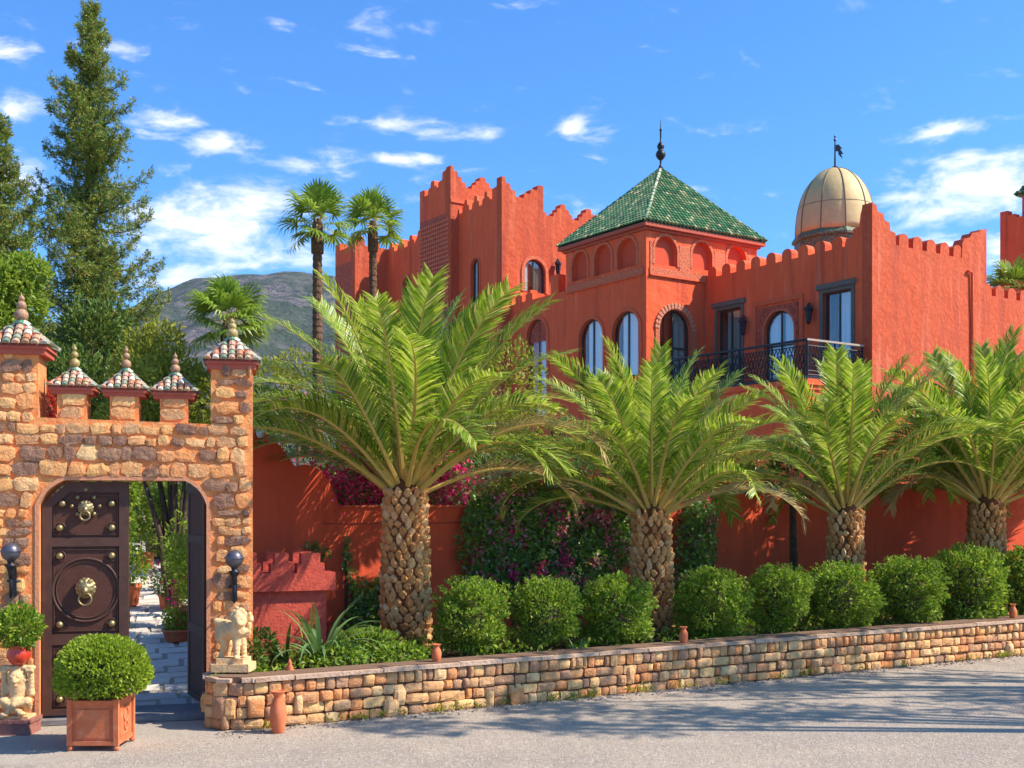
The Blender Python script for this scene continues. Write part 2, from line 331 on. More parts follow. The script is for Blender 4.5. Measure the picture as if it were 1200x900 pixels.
# ================================================================== SETTING: ground, road, mountains
g = B(); g.add([(-2500,-60,-.6),(2500,-60,-.6),(2500,3500,-.6),(-2500,3500,-.6)], [(0,1,2,3)])
g.build('ground', GARDEN, kind='structure')
WD = Vector((.876, .482)).normalized(); WN = Vector((WD.y, -WD.x)); W0 = Vector((-2.83, 12.61))
def wl(t_, back=0, z=0): p = W0+WD*t_-WN*back; return Vector((p.x, p.y, z))
b = B(); b.add([(-90,-58,0),(90,-58,0),(90,52,0),(46,34,0),(-2,13.75,0),(-90,13.75,0)], [(0,1,2,3,4,5)]); b.build('forecourt', SAND, kind='structure')
b = B(); n_ = 24
pl = [(-14,-6),(40,-6)]
e = [wl(40,-.02),wl(26,-.02),wl(12,-.03),wl(6,-.04),wl(1.5,-.05),wl(-.3,.0)]
pp = [Vector((-90,-30,.004)),Vector((80,-30,.004)),Vector((80,50,.004))]+[Vector((q.x,q.y,.004)) for q in e]+[Vector((-3.6,12.0,.004)),Vector((-4.4,11.0,.004)),Vector((-7.5,10.2,.004)),Vector((-90,4,.004))]
b.add(pp, [tuple(range(len(pp)))]); b.build('road', ROADM, kind='structure')

# mountain
nx, ny = 150, 70
RP = [(-400,420),(-100,380),(60,372),(140,362),(180,346),(240,331),(300,321),(345,315),(385,317),(430,330),(520,350),(700,400),(1000,470),(1400,520)]
def ridge(k):
    px = 600+F*k
    for (a, ya), (c, yc) in zip(RP, RP[1:]):
        if a <= px <= c:
            f_ = (px-a)/(c-a); f_ = f_*f_*(3-2*f_); return ya+(yc-ya)*f_
    return RP[0][1] if px < RP[0][0] else RP[-1][1]
from mathutils import noise as mn
V = np.zeros((ny, nx, 3), dtype=np.float32)
for j in range(ny):
    Y = 330+j*12+max(0, j-52)*30
    for i in range(nx):
        k = -.82+1.3*i/(nx-1); X = k*Y
        h = (HOR-ridge(k))/F*950
        f_ = min(max((Y-330)/620, 0), 1); f_ = f_**.85
        if Y > 950: f_ = 1-(Y-950)/900
        nn = mn.fractal(Vector((X*.006, Y*.006, 3)), 1.0, 2.0, 5)
        rn = abs(mn.fractal(Vector((X*.012, Y*.004, 9)), 1.0, 2.0, 4))
        V[j, i] = (X, Y, h*f_*(1+.10*nn*(1-f_*.6))-rn*14*math.sin(min(f_, 1)*PI)+nn*3-1)
Q = [(j*nx+i, j*nx+i+1, (j+1)*nx+i+1, (j+1)*nx+i) for j in range(ny-1) for i in range(nx-1)]
npobj('hills', npmesh('hills', V, Q, MOUNT, smooth=True), kind='structure')

# ================================================================== STONES
def stone_mesh(seed, corner=.16, bulge=.35, jit=.0):
    r = random.Random(seed); vs = []; fs = []; n = 4; idx = {}
    xs = [-.5, -.24, .24, .5]
    for j in range(n):
        for i in range(n):
            x, z = xs[i], xs[j]
            e_ = (i in (0, 3))+(j in (0, 3))
            if e_ == 2: x *= 1-corner*r.uniform(.5, 1.2); z *= 1-corner*r.uniform(.5, 1.2)
            elif e_ == 1: x *= 1+r.uniform(-.05, .04); z *= 1+r.uniform(-.05, .04)
            y = -1+bulge*(0 if e_ == 0 else .6 if e_ == 1 else .95)+r.uniform(-.12, .12)
            idx[(i, j)] = len(vs); x += r.uniform(-jit,jit); z += r.uniform(-jit,jit); vs.append((x, y, z))
    for j in range(n-1):
        for i in range(n-1): fs.append((idx[(i,j)], idx[(i+1,j)], idx[(i+1,j+1)], idx[(i,j+1)]))
    ring = [(i,0) for i in range(3)]+[(3,j) for j in range(3)]+[(i,3) for i in range(3,0,-1)]+[(0,j) for j in range(3,0,-1)]
    k = len(vs)
    for q in ring: v = vs[idx[q]]; vs.append((v[0], .3, v[2]))
    for a in range(len(ring)):
        c = (a+1) % len(ring); fs.append((idx[ring[c]], idx[ring[a]], k+a, k+c))
    bb = B(); bb.add(vs, fs); return bb
STN_W = [stone_mesh(i, .07, .24, .035).mesh('stone', WSTONE, smooth=(i % 3 == 0)) for i in range(8)]
STN_G = [stone_mesh(20+i, .18, .3, .09).mesh('stone', GSTONE, smooth=False) for i in range(12)]
STN_D = [stone_mesh(40+i, .26, .3, .10).mesh('stone', GDARK, smooth=False) for i in range(6)]

# ---- low retaining wall with curved left end
low = thing('stone_retaining_wall', wl(0), 'low dry stone wall of small orange blocks edging the palm bed along the road', 'stone wall')
curve = []                                             # ground line of the front face, left end first
pc = [Vector((-3.46,13.25)), Vector((-3.47,12.95)), Vector((-3.40,12.72)), Vector((-3.22,12.58)), Vector((-3.0,12.56)), Vector((-2.83,12.61))]
line = pc+[W0+WD*t_ for t_ in (1,3,6,9,12,15,18)]
HT = .60
def lwz(t_): return .60+.0022*max(t_, 0)
b = B(); N2 = []
for i, p in enumerate(line):
    d = (line[min(i+1, len(line)-1)]-line[max(i-1, 0)]).normalized(); N2.append(Vector((d.y, -d.x)))
vs = []; fs = []
for p, n2 in zip(line, N2):
    t_ = (p-W0).dot(WD); h = lwz(t_)
    a = p-n2*.05; c = p-n2*.36
    vs += [(a.x,a.y,0),(a.x,a.y,h-.02),(c.x,c.y,h-.02),(c.x,c.y,0)]
for i in range(len(line)-1):
    for q in range(3): fs.append((i*4+q, (i+1)*4+q, (i+1)*4+q+1, i*4+q+1))
b.add(vs, fs); b.build('joint_shade_core', WJOINT, low)
# arc-length walk
seg = []; acc_ = 0
for a, c in zip(line, line[1:]): seg.append((acc_, a, c)); acc_ += (c-a).length
def along(s_):
    for (s0, a, c) in reversed(seg):
        if s_ >= s0: d = (c-a).normalized(); return a+d*(s_-s0), d
    return seg[0][1], (seg[0][2]-seg[0][1]).normalized()
random.seed(11)
cnt = 0; tot = acc_
rows = [(0,.115),(.125,.12),(.255,.115),(.38,.14)]
extra = B()
for ri, (z0, rh) in enumerate(rows):
    s_ = 0
    while s_ < tot-.2:
        t_ = s_-.9
        w = random.choice((random.uniform(.09,.15),random.uniform(.14,.21),random.uniform(.2,.30))) if ri < 3 else random.uniform(.07,.18)
        if ri == 1 and random.random() < .12: w *= 1.3
        p, d = along(s_+w/2); nn = Vector((d.y, -d.x)); dp = .06+random.uniform(-.015,.03)
        hh = rh*random.uniform(.84,1.07); zz = z0+rh/2+random.uniform(-.006,.006)+.0015*max(t_,0)*ri/3
        rz = math.atan2(d.y, d.x)+random.uniform(-.05,.05)
        q = p-nn*.05
        if ri in (0,1) and random.random() < .07: hh = rh*1.75; zz += rh*.42; dp += .03; w = min(w,.2)
        if s_ < 13.5 and cnt < 298:
            inst('stone', random.choice(STN_W), low, (q.x,q.y,zz), (0,random.uniform(-.04,.04),rz), (w-.014,dp,hh)); cnt += 1
        else:
            me = STN_W[random.randrange(8)]; Mx = Matrix.Translation((q.x,q.y,zz)) @ Matrix.Rotation(rz,4,'Z') @ Matrix.Diagonal((w-.014,dp,hh,1))
            extra.add([Mx @ v.co for v in me.vertices], [tuple(f_.vertices) for f_ in me.polygons])
        s_ += w
WST2 = WSTONE.copy(); WST2.name = 'wall_stone_far'
for nd in WST2.node_tree.nodes:
    if nd.type == 'OBJECT_INFO':
        gi = WST2.node_tree.nodes.new('ShaderNodeNewGeometry'); tgt = nd.outputs['Random'].links[0].to_socket
        WST2.node_tree.links.new(gi.outputs['Random Per Island'], tgt)
if extra.v: extra.build('far_stones', WST2, low, smooth=True, kind='stuff')
# coping: flat slabs
b = B(); s_ = 0; random.seed(4)
while s_ < tot-.3:
    w = random.uniform(.3,.6); p, d = along(s_+w/2); nn = Vector((d.y,-d.x)); t_ = s_-.9
    z = .525+.0015*max(t_,0)
    Mx = Matrix.Translation((p.x,p.y,z)) @ Matrix.Rotation(math.atan2(d.y,d.x),4,'Z')
    if s_ < 1.0: w = .16
    b.box((-w/2+.004,-.03+random.uniform(-.012,.008),0),(w/2-.004,.36,.045+random.uniform(-.006,.006)), Mx); s_ += w
b.build('coping', mat('coping_stone', [(.50,.33,.22),(.58,.40,.28),(.44,.28,.18)], .9, 'island', noise=[(20,(.35,.2,.13),.5,.45,.7)], bump=[(25,.02)]), low)
# bed soil
b = B(); ed = [(-3.36,12.85,.48)]+[(q.x,q.y,.48) for q in (wl(0,.3),wl(6,.3),wl(18,.3),wl(18,5))]+[(-3.5,16.45,.48),(-3.15,13.9,.48)]
b.add(ed, [tuple(range(len(ed)))])
b.build('soil', SOIL, kind='structure')

# ================================================================== GATEWAY
GF = Face((-3.035, 13.35), (.976, .218))
gate = thing('stone_gateway', GF.w(-1.4,0), 'orange rubble stone gateway with small tiled caps and a dark double door', 'gateway')
sL, _ = GF.sz(-60, 500); s44 = GF.s_(45); s247 = GF.s_(247)
zpL = GF.z_(45, 489); zpR = GF.z_(247, 497)
ol, orr = GF.s_(46), GF.s_(242)
ztop = GF.z_(150, 563); zsh = GF.z_(243, 592)
a1, a2 = GF.s_(75), GF.s_(217)
def chamf(x0, z0, x1, z1, bow=.035):
    return [(x0+(x1-x0)*f_+bow*math.sin(f_*PI)*(-1 if x1 > x0 else 1), z0+(z1-z0)*f_+bow*.8*math.sin(f_*PI)) for f_ in (.2,.4,.6,.8)]
chL = chamf(ol, zsh, a1, ztop); chR = [(x, z) for x, z in reversed([(orr+(a2-orr)*f_+.035*math.sin(f_*PI), zsh+(ztop-zsh)*f_+.028*math.sin(f_*PI)) for f_ in (.2,.4,.6,.8)])]
ztR = GF.z_(270, 427); ztL = GF.z_(22, 409)
sl0 = GF.s_(0)-.05
outer = [(sL,0),(ol,0),(ol,zsh)]+chL+[(a1,ztop),(a2,ztop)]+chR+[(orr,zsh),(orr,0),(0,0),(0,ztR),(s247,ztR),(s247,zpR),(s44,zpL),(s44,ztL),(sl0,ztL),(sl0,zpL),(sL,zpL)]
b = B(); b.prism(GF.M, outer, (), 0, -.5); b.build('wall', MORTAR, gate)
# red painted rim of the arch
b = B(); k = .045
rim = [(ol-.0,zsh-.0),(a1,ztop),(a2,ztop),(orr,zsh)]
rimo = [(ol-k,zsh+.01)]+[(x-k*.7,z+k*.7) for x,z in chL]+[(a1-.02,ztop+k),(a2+.02,ztop+k)]+[(x+k*.7,z+k*.7) for x,z in chR]+[(orr+k,zsh+.01)]
b.prism(GF.M, [(ol,0),(ol,zsh)]+chL+[(a1,ztop),(a2,ztop)]+chR+[(orr,zsh),(orr,0),(orr+k,0)]+rimo[::-1]+[(ol-k,0)], (), .012, -.02)
b.build('arch_rim', mat('rim_plaster', (.62,.26,.13), .9, bump=[(30,.01)]), gate)
def inpoly(s_, z):
    if s_ < sL or s_ > 0 or z < 0: return False
    if z > zpR-.01:
        if s247 <= s_ <= 0 and z < ztR: return True
        return sl0 <= s_ <= s44 and z < ztL
    if ol-.06 < s_ < orr+.06 and z < ztop+.045:
        if z < zsh: return False
        if s_ < a1: return z > zsh+(ztop-zsh)*(s_-ol)/(a1-ol)+.09
        if s_ > a2: return z > zsh+(ztop-zsh)*(orr-s_)/(orr-a2)+.09
        return False
    return True
random.seed(23)
z = .03; cnt = 0
gst = B(); R3 = (math.cos(GF.rz), math.sin(GF.rz))
while z < ztL-.05:
    rh = random.uniform(.09,.20); s_ = sL+random.uniform(0,.1)
    for zb in (ztop+.035, zpR):
        if z < zb < z+rh+.05:
            if zb-z > .09: rh = zb-z
            else: z = zb
    while s_ < -.03:
        w = random.uniform(.10,.32)*(.8+rh)
        for ww in (w, w*.7, w*.45):
            hh = rh*random.choice((1,1,1,.8))
            cs = [(s_+.012,z+.012),(s_+ww-.012,z+.012),(s_+.012,z+hh-.012),(s_+ww-.012,z+hh-.012),(s_+ww/2,z+hh/2)]
            if all(inpoly(*c) for c in cs) and s_+ww < .0:
                dark = random.random() < (.3 if z < 3.3 else .2); me = random.choice(STN_D if dark else STN_G)
                jit = random.uniform(-.01,.01)
                if True:
                    inst('stone', me, gate, GF.w(s_+ww/2, z+hh/2+jit, 0), (0,random.uniform(-.16,.16),GF.rz),
                         (ww-.012, .016+random.random()*.022, hh-.016)); cnt += 1
                break
        s_ += ww
    z += rh
# tiled roofs
def tile_roof(bd, c, ax, ay, hx, hy, z0, z1, ncx, ncy, nr, curve=1.0, rt=None):
    c = Vector(c); ax = Vector((ax[0],ax[1],0)).normalized(); ay = Vector((ay[0],ay[1],0)).normalized()
    for (A, Nv, a, bb, nc) in ((ax,-ay,hx,hy,ncx),(ax,ay,hx,hy,ncx),(ay,ax,hy,hx,ncy),(ay,-ax,hy,hx,ncy)):
        r = (a/nc)*.92
        def pt(cc, t_): q = c+A*cc+Nv*bb*(1-t_); q.z = z0+(z1-z0)*(t_**curve); return q
        for i in range(nc):
            cc = -a+(i+.5)*2*a/nc; tm = 1-abs(cc)/a
            for j in range(nr):
                t0, t1 = j/nr, min((j+1.15)/nr, tm+.02)
                if t0 > tm: break
                p0 = pt(cc, t0); p1 = pt(cc, t1); sl_ = (p1-p0)
                if sl_.length < 1e-4: continue
                up = A.cross(sl_).normalized()
                if up.z < 0: up = -up
                vs = []
                for (p, rr, lift) in ((p0, r, .25*r), (p1, r*.82, 0)):
                    for q in range(5):
                        an = PI*q/4; vs.append(p+A*rr*math.cos(an)+up*(rr*math.sin(an)*.9+lift))
                bd.add(vs, [(q, q+1, q+6, q+5) for q in range(4)]+[(4,3,2,1,0)])
def pyramid(bd, c, ax, ay, hx, hy, z0, z1):
    c = Vector(c); ax = Vector((*ax,0)); ay = Vector((*ay,0))
    vs = [c+ax*sx*hx+ay*sy*hy for sx, sy in ((-1,-1),(1,-1),(1,1),(-1,1))]
    for v in vs: v.z = z0
    t_ = c.copy(); t_.z = z1; bd.add(vs+[t_], [(0,1,4),(1,2,4),(2,3,4),(3,0,4),(3,2,1,0)])
FINM = {'a': mat('finial_glazed', (.42,.30,.10), .4, noise=[(30,(.16,.14,.08),.7,.45,.6)]), 'b': mat('finial_clay', (.40,.22,.12), .6, noise=[(30,(.2,.11,.07),.7,.45,.6)])}
def finial(c, z0, z1, r, key, parent):
    h = z1-z0; b = B()
    prof = [(r*.7,0),(r*.45,h*.06)]
    for (cz, rr) in ((.27,1.0),(.58,.72),(.80,.45)):
        for q in range(7):
            an = -PI/2+PI*q/6; prof.append((max(rr*r*math.cos(an), r*.14), h*cz+rr*r*.95*math.sin(an)))
    prof += [(r*.12,h*.9),(r*.02,h)]
    b.lathe((c[0],c[1],z0), prof, 12); return b.build('finial', FINM[key], parent, smooth=True)
axd = (GF.d.x, GF.d.y); ayd = (-GF.n.x, -GF.n.y)
def cap(sc, half, ze, za, zf, key, cor=.07):
    c = GF.w(sc, 0, -.25)
    b = B(); Mx = Matrix(((GF.d.x,-GF.n.x,0,c.x),(GF.d.y,-GF.n.y,0,c.y),(0,0,1,0),(0,0,0,1)))
    b.box((-half*.93,-half*.93,ze-cor),(half*.93,half*.93,ze-.028), Mx); b.box((-half,-half,ze-.028),(half,half,ze), Mx)
    b.build('cornice', SCORNICE, gate)
    b = B(); pyramid(b, c, axd, ayd, half*1.0, half*1.0, ze+.002, za-.01); b.build('roof', SCORNICE, gate)
    b = B(); tile_roof(b, c, axd, ayd, half*1.06, half*1.06, ze+.015, za, 7, 7, 5, 1.12)
    b.build('roof_tiles', ZEL2, gate, kind='stuff', merge=False)
    finial(c, za-.03, zf, half*.24, key, gate)
for (p0, p1, pye, pya, pyf, key) in ((66,101,450,428,399,'a'),(128,162,453,429,401,'b'),(187,220,456,434,409,'b')):
    s0, s1 = GF.s_(p0), GF.s_(p1); pm = (p0+p1)/2; ze = GF.z_(pm, pye+4)
    b = B(); b.prism(GF.M, rect(s0,s1,zpR-.05,ze-.06), (), -.05, -.05-(s1-s0)); o = b.build('merlon', MORTAR, gate)
    for k in range(2):
        zz = zpR+.03+k*.15
        inst('stone', random.choice(STN_G), o, GF.w((s0+s1)/2+random.uniform(-.02,.02), zz+.08, -.05), (0,random.uniform(-.05,.05),GF.rz), ((s1-s0)*.82,.02,.13))
    cap((s0+s1)/2, .245, ze, GF.z_(pm, pya), GF.z_(pm, pyf), key)
cap((s247+0)/2, .30, GF.z_(270,424), GF.z_(270,391), GF.z_(270,368), 'a', .09)
cap((s44+sl0)/2, .33, GF.z_(22,406), GF.z_(22,372), GF.z_(22,338), 'b', .09)
# jamb edge strip: pale plaster at right flank of left pier
# ---- doors
def metab(name, els, material, res=.012):
    mb = bpy.data.metaballs.new(name+'_src'); mb.resolution = res; mb.render_resolution = res; mb.threshold = .2
    for (co, r, sc) in els:
        e_ = mb.elements.new(type='ELLIPSOID'); e_.co = co; e_.radius = r/.73; e_.stiffness = 2
        mxs = max(sc); e_.radius = r*mxs/.73
        e_.size_x, e_.size_y, e_.size_z = [x/mxs for x in sc]
    ob = bpy.data.objects.new('meta'+name.replace('_','')+str(len(bpy.data.metaballs)), mb); COL.objects.link(ob)
    dg = bpy.context.evaluated_depsgraph_get(); me = bpy.data.meshes.new_from_object(ob.evaluated_get(dg))
    bpy.data.objects.remove(ob); bpy.data.metaballs.remove(mb)
    me.name = name; me.materials.clear(); me.materials.append(material)
    me.polygons.foreach_set('use_smooth', [True]*len(me.polygons)); return me
def limb(p0, p1, r0, r1, n=5): return [(Vector(p0).lerp(Vector(p1), i/(n-1)), r0+(r1-r0)*i/(n-1), (1,1,1)) for i in range(n)]
# lion head relief (faces -y), unit ~ radius .1
els = [((0,-.02,0),.075,(1,.8,1.1)), ((0,-.075,-.03),.04,(1,1,.8)), ((-.03,-.06,.025),.018,(1,1,1)), ((.03,-.06,.025),.018,(1,1,1)), ((0,-.095,-.005),.018,(1,1,1)), ((0,-.07,-.065),.022,(1.3,1,.8))]
for i in range(14):
    a = 2*PI*i/14; els.append(((.098*math.cos(a),.0,.105*math.sin(a)+.005),.03,(1,.8,1)))
for i in range(10):
    a = 2*PI*i/10+.3; els.append(((.07*math.cos(a),-.025,.078*math.sin(a)+.01),.026,(1,1,1)))
els += [((-.055,-.03,.085),.022,(1,1,1)), ((.055,-.03,.085),.022,(1,1,1))]
LIONH = metab('lion_knocker', els, BRASS, .014)
def ring_b(bd, c, r, rr, M, n=20, half=False):
    pts = [M @ Vector((c[0]+r*math.cos(2*PI*i/n), c[1]+r*math.sin(2*PI*i/n), c[2])) for i in range(n+1)]
    bd.tube(pts, rr, 6, cap=False)
def door_leaf(M, w, h, shear=True):
    """local x 0..w, y 0..h up, z out"""
    b = B(); fw = .085; rows_ = [(.07,.80),(.92,1.92),(2.02,h-.12)]
    otl = [(0,0),(w,0),(w,h)] + ([(.29,h),(0,h-.26)] if shear else [(0,h)])
    holes = []
    for (z0, z1) in rows_:
        if shear and z1 > h-.3: holes.append([(fw+.02,z0),(w-fw-.02,z0),(w-fw-.02,z1),(.30,z1),(fw+.02,z1-.17)])
        else: holes.append(rect(fw+.02,w-fw-.02,z0,z1))
    b.prism(M, otl, holes, .03, -.03)
    d = b.build('door', DOORF, gate, label='dark brown carved door leaf with brass lion knockers' if shear else 'dark door leaf swung inward')
    b = B(); b.prism(M, [(.04,.03),(w-.04,.03),(w-.04,h-.05)]+([(.30,h-.05),(.04,h-.28)] if shear else [(.04,h-.05)]), (), .002, -.02)
    b.build('panel', DOOR, d)
    for (z0, z1) in rows_:
        b = B(); i0, i1 = fw+.045, w-fw-.045
        if not (shear and z1 > h-.3):
            b.prism(M, rect(i0-.012,i1+.012,z0+.03,z1-.03), [rect(i0,i1,z0+.042,z1-.042)], .018, 0)
        else:
            b.prism(M, [(i0-.012,z0+.03),(i1+.012,z0+.03),(i1+.012,z1-.03),(i0+.19,z1-.03),(i0-.012,z1-.2)], [[(i0,z0+.042),(i1,z0+.042),(i1,z1-.042),(i0+.19,z1-.042),(i0,z1-.2)]], .018, 0)
        b.build('molding', DOORF, d)
        for zz in (z0+.11, z1-.11):
            for xx in (fw+.10, w-fw-.10):
                if shear and zz > h-.3 and xx < .3: xx += .03; zz -= .02
                b = B(); c = M @ Vector((xx, zz, .02)); b.ball(c, .042, 10); b.build('boss', BRASS, d, smooth=True)
                b = B(); ring_b(b, (xx,zz,.008), .06, .008, M); b.build('boss_ring', DOORF, d, smooth=True)
    if shear:
        b = B(); ring_b(b, (w/2,1.42,.008), .36, .016, M, 40); ring_b(b, (w/2,1.42,.006), .32, .008, M, 40); b.build('medallion_ring', DOORF, d, smooth=True)
        RM = (M.to_3x3() @ Matrix.Rotation(-PI/2, 3, 'X') ).to_4x4() if False else None
        for (zz, sc) in ((1.44,.92),(2.36,.7)):
            o = inst('lion_knocker', LIONH, d, M @ Vector((w/2, zz, .03)), (0,0,GF.rz), (sc,sc,sc))
            b = B(); Mk = M @ Matrix.Translation((w/2, zz-.13*sc, .09)); ring_b(b, (0,0,0), .075*sc, .012, Mk); b.build('knocker_ring', BRASS, d, smooth=True)
        for (dx, dz) in ((-.15,0),(.15,0),(0,.19),(-.09,.10),(.09,.10),(-.09,-.09),(.09,-.09)):
            b = B(); b.ball(M @ Vector((w/2+dx,2.38+dz,.02)), .026, 8); b.build('stud', BRASS, d, smooth=True)
    return d
dl = Matrix.Translation((0,0,.0)); MD = GF.M @ Matrix.Translation((ol+.015, .09, -.12))
wD = GF.s_(147)-ol+.01
door_leaf(MD, wD, ztop-.09-.015)
# right leaf swung inward
hp = GF.w(orr-.02, .09, -.42); fp = P3(226, 590, 14.35)
dd = Vector((fp.x-hp.x, fp.y-hp.y)).normalized()
FD = Face((hp.x, hp.y), dd); MR = FD.M @ Matrix.Translation((0,.09,0))
FD2 = Face((hp.x+dd.x*.98, hp.y+dd.y*.98), -dd)
door_leaf(FD.M @ Matrix.Translation((0,.09,0)), .98, ztop-.10, False)
# threshold
b = B(); b.prism(GF.M, rect(ol+.0,orr,0.006,.06), (), .05, -.75); b.build('threshold', mat('threshold_slab', (.22,.20,.19), .8, noise=[(8,(.14,.13,.13),.6,.4,.6)], bump=[(30,.006)]), gate)

# ================================================================== gate lamps
def lamp(px, py, out, label):
    s_, zc = GF.sz(px, py); c = GF.w(s_, zc, out); base = c.copy(); base.z = zc-.5
    t_ = thing('wall_lamp', base, label, 'lamp', 'globe lamps on the gateway')
    b = B(); b.ball(c, .105, 16); b.build('globe', LAMPM, t_, smooth=True)
    b = B(); ring = [c+Vector((.11*math.cos(2*PI*i/20), .11*math.sin(2*PI*i/20), .012)) for i in range(21)]; b.tube(ring, .008, 6, cap=False)
    b.build('band', LAMPM, t_, smooth=True)
    b = B(); b.lathe((c.x,c.y,c.z), [(.02,-.30),(.03,-.22),(.05,-.17),(.065,-.155),(.065,-.14),(.03,-.13),(.045,-.09),(.05,-.07)], 12); b.build('collar', IRON, t_, smooth=True)
    b = B(); wq = GF.w(s_, zc-.42, 0.0)
    b.tube([c+Vector((0,0,-.15)), c+Vector((0,0,-.36)), c+Vector((0,0,-.5)), wq+Vector((0,0,-.05))], [.014,.02,.012,.012], 8)
    b.tube([c+Vector((0,0,-.27)), GF.w(s_, zc-.2, 0)], .01, 6)
    b.tube([GF.w(s_-.07, zc-.33, .03), GF.w(s_+.07, zc-.33, .03)], .012, 6); b.build('bracket', IRON, t_, smooth=True)
    b = B(); b.prism(GF.M, rect(s_-.03,s_+.03,zc-.5,zc-.16), (), .052, 0); b.build('wall_plate', IRON, t_)
lamp(17, 646, .2, 'dark globe lamp on the left gateway pier above the small shrub in a red pot')
lamp(275, 654, .2, 'dark globe lamp on the right pier of the gateway, above the stone lion')

# ================================================================== foliage generators
def blob_leaves(c, rad, n, L0, shell=.55, up=.3, lump=0, droop=0):
    c = np.array(c); D = rdir(n); r = (shell+(1-shell)*rng.random(n)**.6)
    if lump:
        ph = rng.random((5,3))*6.28; fr = rng.normal(size=(5,3))*3
        r = r*(1+lump*np.sin(D@fr.T+ph[:,0]).sum(1)/5)
    P = c+D*r[:,None]*np.array(rad)
    dirs = D+rng.normal(size=(n,3))*.55+np.array([0,0,up-droop])
    return leaves(P, dirs, L0*rng.uniform(.6,1.3,n), .5)
def multi(blobs, n, L0, mats, seedflow=None, **kw):
    tot_ = sum(r[0]*r[2] for _, r in blobs); parts = []
    for (c, r) in blobs:
        k = max(30, int(n*r[0]*r[2]/tot_)); v, q = blob_leaves(c, r, k, L0, **kw); parts.append((v, q, 0))
    return parts
def core(bd, c, rad, n=10): bd.ball(c, 1, n, rad)
# ---- box shrubs
def shrub_mesh(seed, n=6000, R=.46):
    global rng; rng = np.random.default_rng(seed)
    D = rdir(n); p = 3.0                                      # squarish clipped ball
    k = (np.abs(D)**p).sum(1)**(-1/p); r = k*(.62+.38*rng.random(n)**.45)
    ph = rng.random(6)*6.28; fr = rng.normal(size=(6,3))*4.5
    r = r*(1+.24*np.sin(D@fr.T+ph).sum(1)/3)
    P = D*r[:,None]*R*.92; P[:,2] += R*.98
    v, q = leaves(P, D*.8+rng.normal(size=(n,3))*.6+np.array([0,0,.35]), .058*rng.uniform(.6,1.35,n), .55)
    # stray sprigs
    parts = [(v,q,0)]
    for _ in range(110):
        d = rdir(1)[0]; d[2] = abs(d[2])*1.0+.1; d /= np.linalg.norm(d); kk = (np.abs(d)**p).sum()**(-1/p)
        b0 = d*kk*R*.92+np.array([0,0,R*.98]); n2 = 9
        P = b0+d*np.linspace(0,.10,n2)[:,None]; v, q = leaves(P, rng.normal(size=(n2,3))*.7+d*.7, .05, .5); parts.append((v,q,0))
    V_, Q_, MI = join(parts); return npmesh('foliage', V_, Q_, LF_SHRUB, MI)
SHM = [shrub_mesh(100+i) for i in range(5)]
b = B(); b.tube([(0,0,-.02),(0,0,.4)], [.03,.02], 6)
for a in range(5):
    an = a*1.26; b.tube([(0,0,.05+.03*a),(.2*math.cos(an),.2*math.sin(an),.5)], [.014,.006], 5)
b.ball((0,0,.44), .27, 10, (1,1,1))
STEM = b.mesh('stem', BARK)
shl = ['clipped square green shrub just right of the leftmost date palm trunk','clipped green shrub between two date palms, under the flowering vine','clipped green shrub touching the left side of the second date palm trunk',
 'clipped green shrub just right of the second date palm trunk','narrow clipped shrub left of the third date palm trunk','clipped shrub directly in front of the third date palm trunk',
 'clipped shrub in the gap between third and fourth date palms','clipped shrub in front of the fourth date palm trunk','clipped shrub cut by the right edge of the photo beside a small red vase']
for i, (px, py, rp) in enumerate([(545,723,41),(635,720,41),(722,715,42),(832,708,42),(914,700,35),(985,698,38),(1063,690,38),(1138,685,39),(1208,684,36)]):
    k = (px-600)/F; t_ = (k*W0.y-W0.x)/(WD.x-k*WD.y); Yw = W0.y+WD.y*t_; Y = Yw+1.0
    X = k*Y; r = rp/F*Y*random.uniform(.88,.98)
    t_ = thing('clipped_shrub', (X,Y,.5), shl[i], 'shrub', 'clipped shrubs in the bed along the low wall')
    rz = random.uniform(0,6); sc = r/.46
    zc = EYE+(HOR-py)/F*Y; zsc = (zc-.5)/.45*.98
    inst('foliage', SHM[i*2 % 5], t_, (X,Y,zc-.45*sc), (random.uniform(-.12,.12),random.uniform(-.12,.12),rz), (sc*random.uniform(.93,1.07),sc,sc*random.uniform(.93,1.06))); inst('stem', STEM, t_, (X,Y,.47), (0,0,rz), (sc,sc,zsc))

